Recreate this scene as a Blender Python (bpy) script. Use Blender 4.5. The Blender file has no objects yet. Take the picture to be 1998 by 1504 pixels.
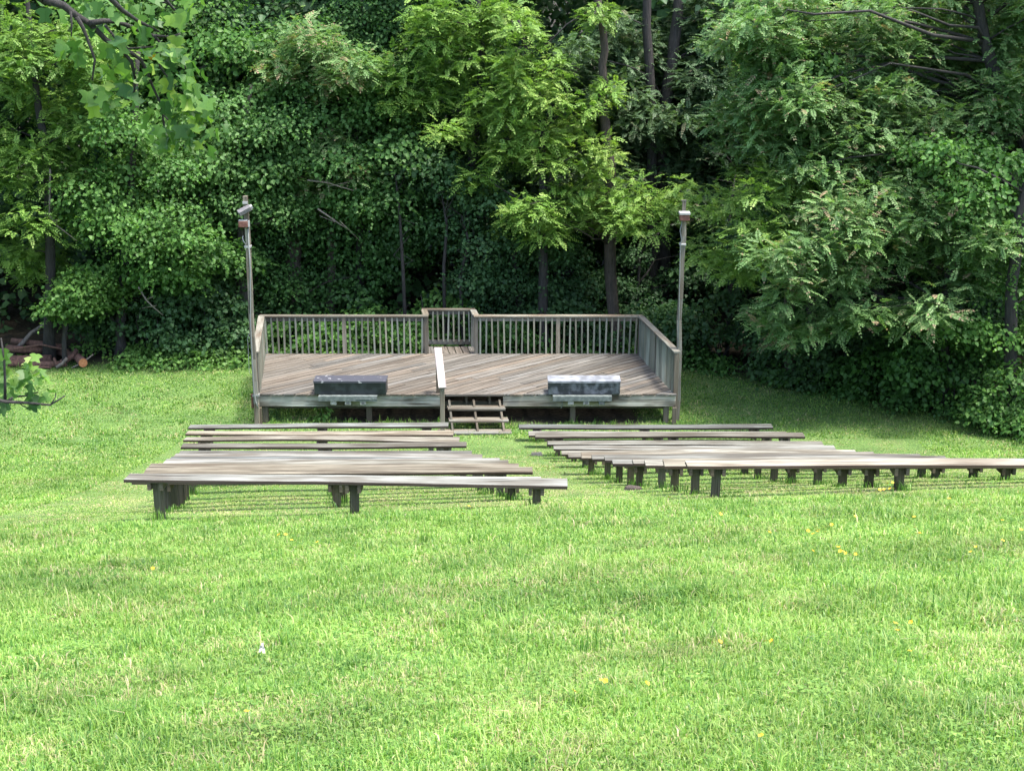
import bpy, math, random
import numpy as np
from mathutils import Vector
RNG = np.random.default_rng(7)
random.seed(7)
SC = bpy.context.scene
COL = SC.collection

# ------------------------------------------------------------------ camera, sky, sun
H = 8.3                       # eye height above the stage lawn
F = 2700.0; PITCH = math.atan(757.0 / F)
cam_d = bpy.data.cameras.new('camera')
cam_d.sensor_width = 36.0
cam_d.lens = F / 1998.0 * 36.0
cam_d.clip_start = 0.1; cam_d.clip_end = 800
cam = bpy.data.objects.new('camera', cam_d); COL.objects.link(cam)
cam.location = (0, 0, H)
cam.rotation_euler = (math.pi / 2 - PITCH, 0, 0)
SC.camera = cam

SUN_DIR = Vector((0.28, -0.13, 1.0)).normalized()     # towards the sun
w = bpy.data.worlds.new("World"); SC.world = w; w.use_nodes = True
nt = w.node_tree; nt.nodes.clear()
sky = nt.nodes.new('ShaderNodeTexSky'); sky.sky_type = 'NISHITA'; sky.sun_disc = False
sky.sun_elevation = math.asin(SUN_DIR.z)
sky.sun_rotation = math.atan2(SUN_DIR.x, SUN_DIR.y)
sky.air_density = 1.0; sky.dust_density = 3.0; sky.ozone_density = 1.0
bg = nt.nodes.new('ShaderNodeBackground'); bg.inputs['Strength'].default_value = 0.15
wo = nt.nodes.new('ShaderNodeOutputWorld')
nt.links.new(sky.outputs[0], bg.inputs[0]); nt.links.new(bg.outputs[0], wo.inputs[0])
sd = bpy.data.lights.new('sun', 'SUN'); sd.energy = 2.2; sd.angle = math.radians(11); sd.color = (1.0, 0.95, 0.86)
sun = bpy.data.objects.new('sun', sd); COL.objects.link(sun)
sun.rotation_euler = SUN_DIR.to_track_quat('Z', 'Y').to_euler()
SC.view_settings.view_transform = 'Standard'; SC.view_settings.look = 'None'
SC.view_settings.gamma = 1.0; SC.view_settings.use_curve_mapping = False
SC.view_settings.exposure = 2.1

# ------------------------------------------------------------------ helpers
def ray(px, py):
    a = (px - 999) / F; b = (py - 752) / F
    return np.array([a, math.cos(PITCH) - b * math.sin(PITCH), -math.sin(PITCH) - b * math.cos(PITCH)])
def at(px, py, Y):
    r = ray(px, py); t = Y / r[1]
    return np.array([r[0] * t, Y, H + r[2] * t])
def lerp(a, b, t): return a + (b - a) * t
_px = np.array([-80, -30, -10, 0, 5, 10, 14.33, 14.8, 16.2, 18.6, 20, 21.65, 22.7, 24.0, 25.0, 26.0, 34, 45, 60, 400.])
_pz = np.array([14, 11.5, 8.8, 6.72, 5.47, 4.16, 2.94, 2.80, 2.36, 1.60, 1.21, 0.80, 0.55, 0.23, 0.05, 0, 0, 0.6, 1.8, 25.])
def vnoise(x, y, s, seed=0):
    """smooth value noise on numpy arrays, 0..1"""
    r = np.random.default_rng(seed).random((64, 64))
    x = np.asarray(x, float) / s + 1000; y = np.asarray(y, float) / s + 1000
    xi = np.floor(x).astype(int); yi = np.floor(y).astype(int)
    fx = x - xi; fy = y - yi
    fx = fx * fx * (3 - 2 * fx); fy = fy * fy * (3 - 2 * fy)
    g = lambda i, j: r[i % 64, j % 64]
    return lerp(lerp(g(xi, yi), g(xi + 1, yi), fx), lerp(g(xi, yi + 1), g(xi + 1, yi + 1), fx), fy)
def ground(x, y):
    x = np.asarray(x, float); y = np.asarray(y, float)
    k = np.clip((25.0 - y) / 10.0, 0, 1); k = k * k * (3 - 2 * k)
    z = np.interp(y, _px, _pz)
    z = 0.5 * z + 0.25 * (np.interp(y - .8, _px, _pz) + np.interp(y + .8, _px, _pz))
    return z + 0.04 * k * np.clip(x - 1.5, -12, 12) + (vnoise(x, y, 1.7, 3) - .5) * 0.05
def g1(x, y): return float(ground(np.array([x]), np.array([y]))[0])

def tag(o, label=None, cat=None, group=None, kind=None):
    if label: o['label'] = label
    if cat: o['category'] = cat
    if group: o['group'] = group
    if kind: o['kind'] = kind
    return o
def empty(name, loc=(0, 0, 0), rz=0.0):
    o = bpy.data.objects.new(name, None); COL.objects.link(o)
    o.location = loc; o.rotation_euler = (0, 0, rz); o.empty_display_size = .2
    return o
def link(name, me, parent=None, mat=None):
    o = bpy.data.objects.new(name, me); COL.objects.link(o)
    if mat is not None and not me.materials: me.materials.append(mat)
    if parent is not None: o.parent = parent
    return o
def np_mesh(name, V, faces_list, tint=None, mat=None, smooth=False):
    """faces_list: list of int arrays (n,k)"""
    me = bpy.data.meshes.new(name)
    V = np.asarray(V, np.float32)
    me.vertices.add(len(V)); me.vertices.foreach_set('co', V.ravel())
    loops = np.concatenate([f.ravel() for f in faces_list]).astype(np.int32)
    tot = np.concatenate([np.full(len(f), f.shape[1], np.int32) for f in faces_list])
    st = np.concatenate([[0], np.cumsum(tot)[:-1]]).astype(np.int32)
    me.loops.add(len(loops)); me.loops.foreach_set('vertex_index', loops)
    me.polygons.add(len(tot)); me.polygons.foreach_set('loop_start', st); me.polygons.foreach_set('loop_total', tot)
    if smooth: me.polygons.foreach_set('use_smooth', np.ones(len(tot), bool))
    if tint is not None:
        a = me.attributes.new('tint', 'FLOAT', 'POINT'); a.data.foreach_set('value', np.asarray(tint, np.float32))
    me.update(calc_edges=True)
    if mat is not None: me.materials.append(mat)
    return me

class MB:
    """collects boxes, beams and tubes with lengthwise UVs (metres), builds ONE mesh"""
    def __init__(s): s.v = []; s.f = []; s.uv = []; s.sm = []
    def quadbox(s, c, off=None):
        """c: 8 corners, 0-3 one end (ccw), 4-7 other end; UV u along 0->4"""
        b = len(s.v); c = [Vector(p) for p in c]; s.v += c
        L = (c[4] - c[0]).length; o = (random.random() * 50, random.random() * 50)
        w1 = (c[1] - c[0]).length; w2 = (c[2] - c[1]).length
        run = [0, w1, w1 + w2, 2 * w1 + w2, 2 * w1 + 2 * w2]
        for i in range(4):
            j = (i + 1) % 4
            s.f.append((b + i, b + j, b + 4 + j, b + 4 + i)); s.sm.append(False)
            s.uv += [(o[0], o[1] + run[i]), (o[0], o[1] + run[i + 1]), (o[0] + L, o[1] + run[i + 1]), (o[0] + L, o[1] + run[i])]
        s.f.append((b + 3, b + 2, b + 1, b)); s.f.append((b + 4, b + 5, b + 6, b + 7)); s.sm += [False, False]
        for q in range(2):
            s.uv += [(o[0], o[1]), (o[0] + .01, o[1]), (o[0] + .01, o[1] + w2), (o[0], o[1] + w2)]
    def beam(s, p0, p1, w, h, up=(0, 0, 1), w1=None, h1=None):
        p0 = Vector(p0); p1 = Vector(p1); d = (p1 - p0).normalized(); up = Vector(up)
        side = d.cross(up)
        if side.length < 1e-4: side = d.cross(Vector((0, 1, 0)))
        side.normalize(); u = side.cross(d)
        w1 = w if w1 is None else w1; h1 = h if h1 is None else h1
        q = []
        for p, ww, hh in ((p0, w, h), (p1, w1, h1)):
            q += [p - side * ww / 2 - u * hh / 2, p + side * ww / 2 - u * hh / 2, p + side * ww / 2 + u * hh / 2, p - side * ww / 2 + u * hh / 2]
        s.quadbox(q)
    def box(s, x0, x1, y0, y1, z0, z1):
        s.quadbox([(x0, y1, z0), (x0, y0, z0), (x0, y0, z1), (x0, y1, z1), (x1, y1, z0), (x1, y0, z0), (x1, y0, z1), (x1, y1, z1)])
    def tube(s, pts, rad, n=8, cap=True, lump=0.0):
        pts = [Vector(p) for p in pts]; b0 = len(s.v); L = 0; o = random.random() * 40
        ref = Vector((0.3, 1, 0.2)).normalized()
        ph = random.random() * 6
        for i, p in enumerate(pts):
            d = (pts[min(i + 1, len(pts) - 1)] - pts[max(i - 1, 0)]).normalized()
            a = d.cross(ref)
            if a.length < .05: a = d.cross(Vector((1, 0, 0)))
            a.normalize(); c = a.cross(d)
            for k in range(n):
                t = 2 * math.pi * k / n
                r = rad[i] * (1 + lump * math.sin(3 * t + ph + i * .7) + lump * random.uniform(-1, 1))
                s.v.append(p + a * r * math.cos(t) + c * r * math.sin(t))
        for i in range(len(pts) - 1):
            l = (pts[i + 1] - pts[i]).length
            for k in range(n):
                j = (k + 1) % n; b = b0 + i * n
                s.f.append((b + k, b + j, b + n + j, b + n + k)); s.sm.append(True)
                uu = [(L, k / n), (L, (k + 1) / n), (L + l, (k + 1) / n), (L + l, k / n)]
                s.uv += [(o + a_, o + b_ * 2 * math.pi * rad[i]) for a_, b_ in uu]
            L += l
        if cap:
            e = b0 + (len(pts) - 1) * n
            s.f.append(tuple(b0 + k for k in range(n))[::-1]); s.f.append(tuple(e + k for k in range(n))); s.sm += [False, False]
            for q in range(2): s.uv += [(o + .3 * math.cos(6.28 * k / n) * rad[0], o + .3 * math.sin(6.28 * k / n) * rad[0]) for k in range(n)]
    def poly(s, pts):
        b = len(s.v); s.v += [Vector(p) for p in pts]; s.f.append(tuple(range(b, b + len(pts)))); s.sm.append(False)
        s.uv += [(p[0], p[1]) for p in pts]
    def mesh(s, name, mat):
        me = bpy.data.meshes.new(name); me.from_pydata([tuple(v) for v in s.v], [], s.f)
        uv = me.uv_layers.new(name='UVMap')
        uv.data.foreach_set('uv', np.array(s.uv, np.float32).ravel())
        me.polygons.foreach_set('use_smooth', np.array(s.sm, bool))
        me.materials.append(mat); me.update()
        return me
    def build(s, name, mat, parent=None, bevel=0.0):
        o = link(name, s.mesh(name, mat), parent)
        if bevel:
            m = o.modifiers.new('bevel', 'BEVEL'); m.width = bevel; m.segments = 1; m.limit_method = 'ANGLE'
        return o

# ------------------------------------------------------------------ materials
def new_mat(name):
    m = bpy.data.materials.new(name); m.use_nodes = True
    n = m.node_tree; n.nodes.clear()
    out = n.nodes.new('ShaderNodeOutputMaterial')
    return m, n, out
def N(n, t, **kw):
    x = n.nodes.new(t)
    for k, v in kw.items():
        if k in x.inputs: x.inputs[k].default_value = v
        else: setattr(x, k, v)
    return x
def ramp(n, src, stops):
    r = n.nodes.new('ShaderNodeValToRGB'); e = r.color_ramp.elements
    while len(e) > 1: e.remove(e[-1])
    for i, (p, c) in enumerate(stops):
        q = e[0] if i == 0 else e.new(p)
        q.position = p; q.color = (*c, 1) if len(c) == 3 else c
    n.links.new(src, r.inputs[0]); return r
def mix(n, fac, a, b, mode='MIX'):
    m = n.nodes.new('ShaderNodeMix'); m.data_type = 'RGBA'; m.blend_type = mode
    for s, v in ((m.inputs[0], fac), (m.inputs[6], a), (m.inputs[7], b)):
        if hasattr(v, 'links') or hasattr(v, 'is_linked'): n.links.new(v, s)
        elif isinstance(v, (int, float)): s.default_value = v
        else: s.default_value = (*v, 1)
    return m.outputs[2]
def leaf_mat(name, stops, trans=0.35, rough=0.5, spec=0.25):
    m, n, out = new_mat(name)
    a = N(n, 'ShaderNodeAttribute', attribute_name='tint')
    c = ramp(n, a.outputs['Fac'], stops)
    geo = N(n, 'ShaderNodeNewGeometry')
    tc = N(n, 'ShaderNodeTexCoord')
    nz = N(n, 'ShaderNodeTexNoise', Scale=0.9, Detail=2.0); n.links.new(tc.outputs['Object'], nz.inputs['Vector'])
    mr = N(n, 'ShaderNodeMapRange'); n.links.new(nz.outputs['Fac'], mr.inputs[0])
    mr.inputs[1].default_value = .3; mr.inputs[2].default_value = .7; mr.inputs[3].default_value = .78; mr.inputs[4].default_value = 1.2
    hs = N(n, 'ShaderNodeHueSaturation'); n.links.new(mr.outputs[0], hs.inputs['Value']); n.links.new(c.outputs[0], hs.inputs['Color'])
    p = N(n, 'ShaderNodeBsdfPrincipled', Roughness=rough); p.inputs['Specular IOR Level'].default_value = spec
    n.links.new(hs.outputs[0], p.inputs['Base Color'])
    t = N(n, 'ShaderNodeBsdfTranslucent')
    y = mix(n, 1.0, hs.outputs[0], (1.0, 1.15, .55), 'MULTIPLY'); n.links.new(y, t.inputs['Color'])
    ms = N(n, 'ShaderNodeMixShader'); ms.inputs[0].default_value = trans
    n.links.new(p.outputs[0], ms.inputs[1]); n.links.new(t.outputs[0], ms.inputs[2]); n.links.new(ms.outputs[0], out.inputs[0])
    return m
def wood_mat(name, dark, mid, light, grain=70.0, rough=.8, patch=None, patch_amt=.5, vlo=.62, vhi=1.25, along=1.3, crack=.33):
    m, n, out = new_mat(name)
    uv = N(n, 'ShaderNodeUVMap'); oi = N(n, 'ShaderNodeObjectInfo'); geo = N(n, 'ShaderNodeNewGeometry')
    add = N(n, 'ShaderNodeVectorMath', operation='ADD'); n.links.new(uv.outputs[0], add.inputs[0])
    cmb = N(n, 'ShaderNodeCombineXYZ'); 
    mu = N(n, 'ShaderNodeMath', operation='MULTIPLY'); mu.inputs[1].default_value = 37.0; n.links.new(oi.outputs['Random'], mu.inputs[0])
    n.links.new(mu.outputs[0], cmb.inputs[0]); n.links.new(mu.outputs[0], cmb.inputs[1]); n.links.new(cmb.outputs[0], add.inputs[1])
    mp = N(n, 'ShaderNodeMapping'); mp.inputs['Scale'].default_value = (along, grain, 1); n.links.new(add.outputs[0], mp.inputs[0])
    nz = N(n, 'ShaderNodeTexNoise', Scale=1.0, Detail=5.0, Roughness=.65, Distortion=.4); n.links.new(mp.outputs[0], nz.inputs['Vector'])
    c = ramp(n, nz.outputs['Fac'], [(.28, dark), (.48, mid), (.70, light)])
    mp2 = N(n, 'ShaderNodeMapping'); mp2.inputs['Scale'].default_value = (1.1, 5, 1); n.links.new(add.outputs[0], mp2.inputs[0])
    nz2 = N(n, 'ShaderNodeTexNoise', Scale=1.0, Detail=4.0); n.links.new(mp2.outputs[0], nz2.inputs['Vector'])
    pr = ramp(n, nz2.outputs['Fac'], [(.44, (0, 0, 0)), (.64, (1, 1, 1))])
    pm = N(n, 'ShaderNodeMath', operation='MULTIPLY'); pm.inputs[1].default_value = patch_amt; n.links.new(pr.outputs[0], pm.inputs[0])
    col = mix(n, pm.outputs[0], c.outputs[0], patch or dark)
    ri = N(n, 'ShaderNodeMath', operation='ADD'); n.links.new(geo.outputs['Random Per Island'], ri.inputs[0]); n.links.new(oi.outputs['Random'], ri.inputs[1])
    fr = N(n, 'ShaderNodeMath', operation='FRACT'); n.links.new(ri.outputs[0], fr.inputs[0])
    mr = N(n, 'ShaderNodeMapRange'); n.links.new(fr.outputs[0], mr.inputs[0]); mr.inputs[3].default_value = vlo; mr.inputs[4].default_value = vhi
    hs = N(n, 'ShaderNodeHueSaturation'); n.links.new(mr.outputs[0], hs.inputs['Value']); n.links.new(col, hs.inputs['Color'])
    # long drying cracks
    mp3 = N(n, 'ShaderNodeMapping'); mp3.inputs['Scale'].default_value = (.8, 26, 1); n.links.new(add.outputs[0], mp3.inputs[0])
    nz3 = N(n, 'ShaderNodeTexNoise', Scale=1.0, Detail=2.0); n.links.new(mp3.outputs[0], nz3.inputs['Vector'])
    cr = ramp(n, nz3.outputs['Fac'], [(crack - .05, (.3, .26, .23)), (crack, (1, 1, 1))])
    col = mix(n, 1.0, hs.outputs[0], cr.outputs[0], 'MULTIPLY')
    f2 = N(n, 'ShaderNodeMath', operation='MULTIPLY'); f2.inputs[1].default_value = 7.31; n.links.new(ri.outputs[0], f2.inputs[0])
    f3 = N(n, 'ShaderNodeMath', operation='FRACT'); n.links.new(f2.outputs[0], f3.inputs[0])
    tone = ramp(n, f3.outputs[0], [(0, (.80, .89, .93)), (.5, (.86, .895, .87)), (1, (.91, .88, .80))])
    col = mix(n, 1.0, col, tone.outputs[0], 'MULTIPLY')
    col = mix(n, 1.0, col, oi.outputs['Color'], 'MULTIPLY')     # wear of the single board
    p = N(n, 'ShaderNodeBsdfPrincipled', Roughness=rough); p.inputs['Specular IOR Level'].default_value = .25
    n.links.new(col, p.inputs['Base Color'])
    bp = N(n, 'ShaderNodeBump', Strength=.5, Distance=.006); n.links.new(nz.outputs['Fac'], bp.inputs['Height']); n.links.new(bp.outputs[0], p.inputs['Normal'])
    n.links.new(p.outputs[0], out.inputs[0])
    return m
def bark_mat(name, dark, light, scale=6.0):
    m, n, out = new_mat(name)
    tc = N(n, 'ShaderNodeTexCoord'); mp = N(n, 'ShaderNodeMapping'); mp.inputs['Scale'].default_value = (4, 4, .8)
    n.links.new(tc.outputs['Object'], mp.inputs[0])
    nz = N(n, 'ShaderNodeTexNoise', Scale=scale, Detail=6.0, Roughness=.7); n.links.new(mp.outputs[0], nz.inputs['Vector'])
    c = ramp(n, nz.outputs['Fac'], [(.32, dark), (.7, light)])
    p = N(n, 'ShaderNodeBsdfPrincipled', Roughness=.9); n.links.new(c.outputs[0], p.inputs['Base Color'])
    bp = N(n, 'ShaderNodeBump', Strength=.9, Distance=.03); n.links.new(nz.outputs['Fac'], bp.inputs['Height']); n.links.new(bp.outputs[0], p.inputs['Normal'])
    n.links.new(p.outputs[0], out.inputs[0])
    return m
def plain_mat(name, col, rough=.6, metal=0.0, noise=None, scale=8.0, lo=.45, hi=.6, spec=.4):
    m, n, out = new_mat(name)
    p = N(n, 'ShaderNodeBsdfPrincipled', Roughness=rough, Metallic=metal); p.inputs['Specular IOR Level'].default_value = spec
    if noise:
        tc = N(n, 'ShaderNodeTexCoord'); nz = N(n, 'ShaderNodeTexNoise', Scale=scale, Detail=5.0); n.links.new(tc.outputs['Object'], nz.inputs['Vector'])
        c = ramp(n, nz.outputs['Fac'], [(lo, col), (hi, noise)]); n.links.new(c.outputs[0], p.inputs['Base Color'])
        bp = N(n, 'ShaderNodeBump', Strength=.2, Distance=.01); n.links.new(nz.outputs['Fac'], bp.inputs['Height']); n.links.new(bp.outputs[0], p.inputs['Normal'])
    else: p.inputs['Base Color'].default_value = (*col, 1)
    n.links.new(p.outputs[0], out.inputs[0])
    return m

M = {}
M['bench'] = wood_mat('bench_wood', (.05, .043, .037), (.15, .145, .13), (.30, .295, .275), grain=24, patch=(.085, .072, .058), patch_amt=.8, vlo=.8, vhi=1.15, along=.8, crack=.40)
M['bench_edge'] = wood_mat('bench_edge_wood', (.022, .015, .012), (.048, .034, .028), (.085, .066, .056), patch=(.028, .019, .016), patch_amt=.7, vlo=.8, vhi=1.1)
M['bench_leg'] = wood_mat('leg_wood', (.045, .032, .024), (.105, .08, .06), (.17, .14, .11), patch=(.05, .055, .03), patch_amt=.6)
M['deck'] = wood_mat('deck_wood', (.045, .038, .033), (.127, .109, .095), (.217, .196, .176), grain=34, patch=(.095, .074, .06), patch_amt=.4, vlo=.7, vhi=1.25, along=.9, crack=.38)
M['rail'] = wood_mat('rail_wood', (.075, .066, .053), (.165, .15, .125), (.265, .247, .212), patch=(.10, .066, .045), patch_amt=.7, vlo=.6, vhi=1.4, grain=40)
M['baluster'] = wood_mat('baluster_wood', (.13, .13, .105), (.23, .228, .19), (.31, .307, .27), patch=(.11, .115, .085), patch_amt=.5)
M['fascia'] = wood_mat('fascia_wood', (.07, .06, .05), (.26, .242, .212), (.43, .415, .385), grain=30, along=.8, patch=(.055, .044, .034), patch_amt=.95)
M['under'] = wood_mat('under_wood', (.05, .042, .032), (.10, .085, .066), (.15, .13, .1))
M['pole'] = wood_mat('pole_wood', (.095, .083, .066), (.195, .177, .148), (.28, .26, .222), patch=(.10, .07, .05), patch_amt=.7, grain=45, crack=.38)
M['handrail'] = wood_mat('handrail_wood', (.2, .17, .165), (.40, .36, .35), (.5, .46, .45), patch=(.18, .17, .2), patch_amt=.7, vlo=.9, vhi=1.1, grain=30)
M['bark'] = bark_mat('bark', (.02, .016, .013), (.085, .066, .055))
M['bark_dark'] = bark_mat('bark_dark', (.012, .011, .011), (.045, .04, .038))
M['bark_grey'] = bark_mat('bark_grey', (.06, .05, .045), (.19, .165, .15))
M['twig'] = bark_mat('twig_bark', (.10, .085, .07), (.22, .19, .16))
M['log'] = bark_mat('log_bark', (.045, .024, .018), (.20, .105, .08))
M['cut'] = plain_mat('cut_wood', (.36, .15, .06), .8, noise=(.45, .22, .1), scale=20)
M['box_black'] = plain_mat('black_painted_metal', (.016, .019, .023), .45, noise=(.032, .038, .042), scale=6)
M['lid_lichen'] = plain_mat('lid_bird_spots', (.05, .052, .066), .5, noise=(.40, .40, .41), scale=8, lo=.64, hi=.67)
M['box_worn'] = plain_mat('worn_painted_metal', (.03, .034, .04), .5, noise=(.14, .15, .17), scale=7, lo=.45, hi=.66)
M['lid_white'] = plain_mat('worn_white_lid', (.12, .128, .145), .55, noise=(.235, .25, .28), scale=5, lo=.36, hi=.56)
M['tray'] = plain_mat('green_grey_tray', (.075, .09, .086), .6, noise=(.13, .15, .145), scale=12, lo=.4, hi=.65)
M['outlet'] = plain_mat('outlet_grey', (.25, .25, .235), .5, noise=(.36, .33, .31), scale=15)
M['white'] = plain_mat('white_paint', (.30, .30, .29), .5)
M['rust'] = plain_mat('lamp_red_brown', (.10, .04, .032), .5, noise=(.15, .07, .055), scale=20)
M['grey_metal'] = plain_mat('grey_metal', (.10, .098, .105), .55, noise=(.15, .14, .14), scale=25)
M['conduit'] = plain_mat('grey_conduit', (.17, .18, .175), .6)
M['dark'] = plain_mat('dark_plastic', (.02, .022, .026), .6, noise=(.03, .032, .036))
M['stone'] = plain_mat('pale_stone', (.32, .26, .19), .9, noise=(.42, .36, .28), scale=14)
M['yellow'] = plain_mat('buttercup_yellow', (.52, .32, .012), .5)
M['stem'] = plain_mat('flower_stem', (.10, .2, .04), .6)
M['paper'] = plain_mat('paper_white', (.42, .40, .395), .7)
g_bright = (.15, .255, .035)
M['walnut'] = leaf_mat('walnut_leaf', [(0, (.06, .135, .034)), (.45, (.12, .23, .046)), (.8, (.19, .31, .064)), (1, (.26, .36, .09))], .38)
M['mid'] = leaf_mat('mid_leaf', [(0, (.032, .09, .022)), (.5, (.065, .16, .034)), (1, (.115, .23, .05))], .40)
M['vine'] = leaf_mat('vine_leaf', [(0, (.032, .085, .024)), (.5, (.06, .145, .036)), (1, (.10, .2, .055))], .40)
M['dark_leaf'] = leaf_mat('dark_leaf', [(0, (.024, .06, .026)), (.5, (.042, .10, .038)), (1, (.07, .145, .05))], .40)
M['ailanthus'] = leaf_mat('ailanthus_leaf', [(0, (.06, .135, .045)), (.5, (.12, .225, .075)), (.86, (.19, .30, .115)), (.95, (.26, .27, .14)), (1, (.30, .22, .145))], .40)
M['ailanthus_dull'] = leaf_mat('dull_ailanthus_leaf', [(0, (.042, .085, .042)), (.5, (.078, .138, .066)), (.9, (.12, .19, .09)), (1, (.17, .165, .105))], .38)
M['tulip'] = leaf_mat('tulip_leaf', [(0, (.036, .095, .026)), (.5, (.08, .17, .036)), (.85, (.15, .27, .045)), (.96, (.24, .34, .06)), (1, (.36, .43, .2))], .5, rough=.45, spec=.32)  # palest ramp end paints a glossy highlight onto a few leaves
M['grass'] = leaf_mat('grass_blade', [(0, (.055, .145, .030)), (.25, (.11, .228, .046)), (.5, (.176, .312, .057)), (.72, (.246, .36, .082)), (.86, (.31, .37, .13)), (.94, (.36, .32, .18)), (1, (.44, .375, .23))], .42, rough=.42, spec=.3)
# ------------------------------------------------------------------ ground
def ground_mat():
    m, n, out = new_mat('lawn_soil')
    tc = N(n, 'ShaderNodeTexCoord')
    nz = N(n, 'ShaderNodeTexNoise', Scale=.8, Detail=8.0, Roughness=.7); n.links.new(tc.outputs['Object'], nz.inputs['Vector'])
    c = ramp(n, nz.outputs['Fac'], [(.3, (.065, .125, .04)), (.5, (.105, .18, .058)), (.68, (.15, .205, .08))])
    n2 = N(n, 'ShaderNodeTexNoise', Scale=38.0, Detail=4.0); n.links.new(tc.outputs['Object'], n2.inputs['Vector'])
    c2 = ramp(n, n2.outputs['Fac'], [(.35, (.5, .5, .45)), (.65, (1.2, 1.2, 1.1))])
    col = mix(n, 1.0, c.outputs[0], c2.outputs[0], 'MULTIPLY')
    # forest floor: brown leaf litter beyond the lawn edge (attribute)
    a = N(n, 'ShaderNodeAttribute', attribute_name='tint')
    n3 = N(n, 'ShaderNodeTexNoise', Scale=14.0, Detail=6.0); n.links.new(tc.outputs['Object'], n3.inputs['Vector'])
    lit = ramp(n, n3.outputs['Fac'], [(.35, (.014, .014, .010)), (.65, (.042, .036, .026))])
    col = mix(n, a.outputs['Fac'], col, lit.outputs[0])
    p = N(n, 'ShaderNodeBsdfPrincipled', Roughness=.95); p.inputs['Specular IOR Level'].default_value = .1
    n.links.new(col, p.inputs['Base Color'])
    bp = N(n, 'ShaderNodeBump', Strength=.6, Distance=.04); n.links.new(n2.outputs['Fac'], bp.inputs['Height']); n.links.new(bp.outputs[0], p.inputs['Normal'])
    n.links.new(p.outputs[0], out.inputs[0])
    return m
STAGE = dict(FL=(-5.12, 26.75), W=8.42, D=3.28, sk=-.137, z=.626)
EDGE_X = np.array([-40, -9, -5.5, -1, 3.5, 5.2, 6.5, 8, 9.3, 11, 14, 30.]) + 0.0
EDGE_Y = np.array([31.2, 31.0, 31.2, 31.6, 31.6, 29.9, 29.0, 27.9, 26.6, 23.6, 18, 10.])
def edge_y(x): return np.interp(x, EDGE_X, EDGE_Y)
def forest_k(x, y):
    e = edge_y(x) + (vnoise(x, y, 1.1, 11) - .5) * 1.0
    k = np.clip((y - e) / .7, 0, 1)
    # bare soil under the stage, its colour darkened to deepen the shade
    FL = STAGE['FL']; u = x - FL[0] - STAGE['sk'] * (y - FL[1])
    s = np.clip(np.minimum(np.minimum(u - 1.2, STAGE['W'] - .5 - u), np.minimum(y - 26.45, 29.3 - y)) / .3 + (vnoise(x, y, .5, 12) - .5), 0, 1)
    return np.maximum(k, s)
def axis(a, b, fine0, fine1, step):
    l = [fine0]
    while l[-1] > a: l.append(l[-1] - max(step, (fine0 - l[-1]) * .25 + step))
    r = [fine1]
    while r[-1] < b: r.append(r[-1] + max(step, (r[-1] - fine1) * .25 + step))
    return np.array(sorted(l[1:]) + list(np.arange(fine0, fine1, step)) + r)
gx = axis(-250, 250, -14, 14, .3); gy = axis(-60, 400, 2, 36, .3)
GX, GY = np.meshgrid(gx, gy); gv = np.stack([GX.ravel(), GY.ravel(), ground(GX.ravel(), GY.ravel())], 1)
nx, ny = len(gx), len(gy); ii = np.arange(nx * ny).reshape(ny, nx)
gf = np.stack([ii[:-1, :-1], ii[:-1, 1:], ii[1:, 1:], ii[1:, :-1]], -1).reshape(-1, 4)
gme = np_mesh('ground', gv, [gf], tint=forest_k(GX.ravel(), GY.ravel()), mat=ground_mat(), smooth=True)
tag(link('ground', gme), kind='structure')

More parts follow.
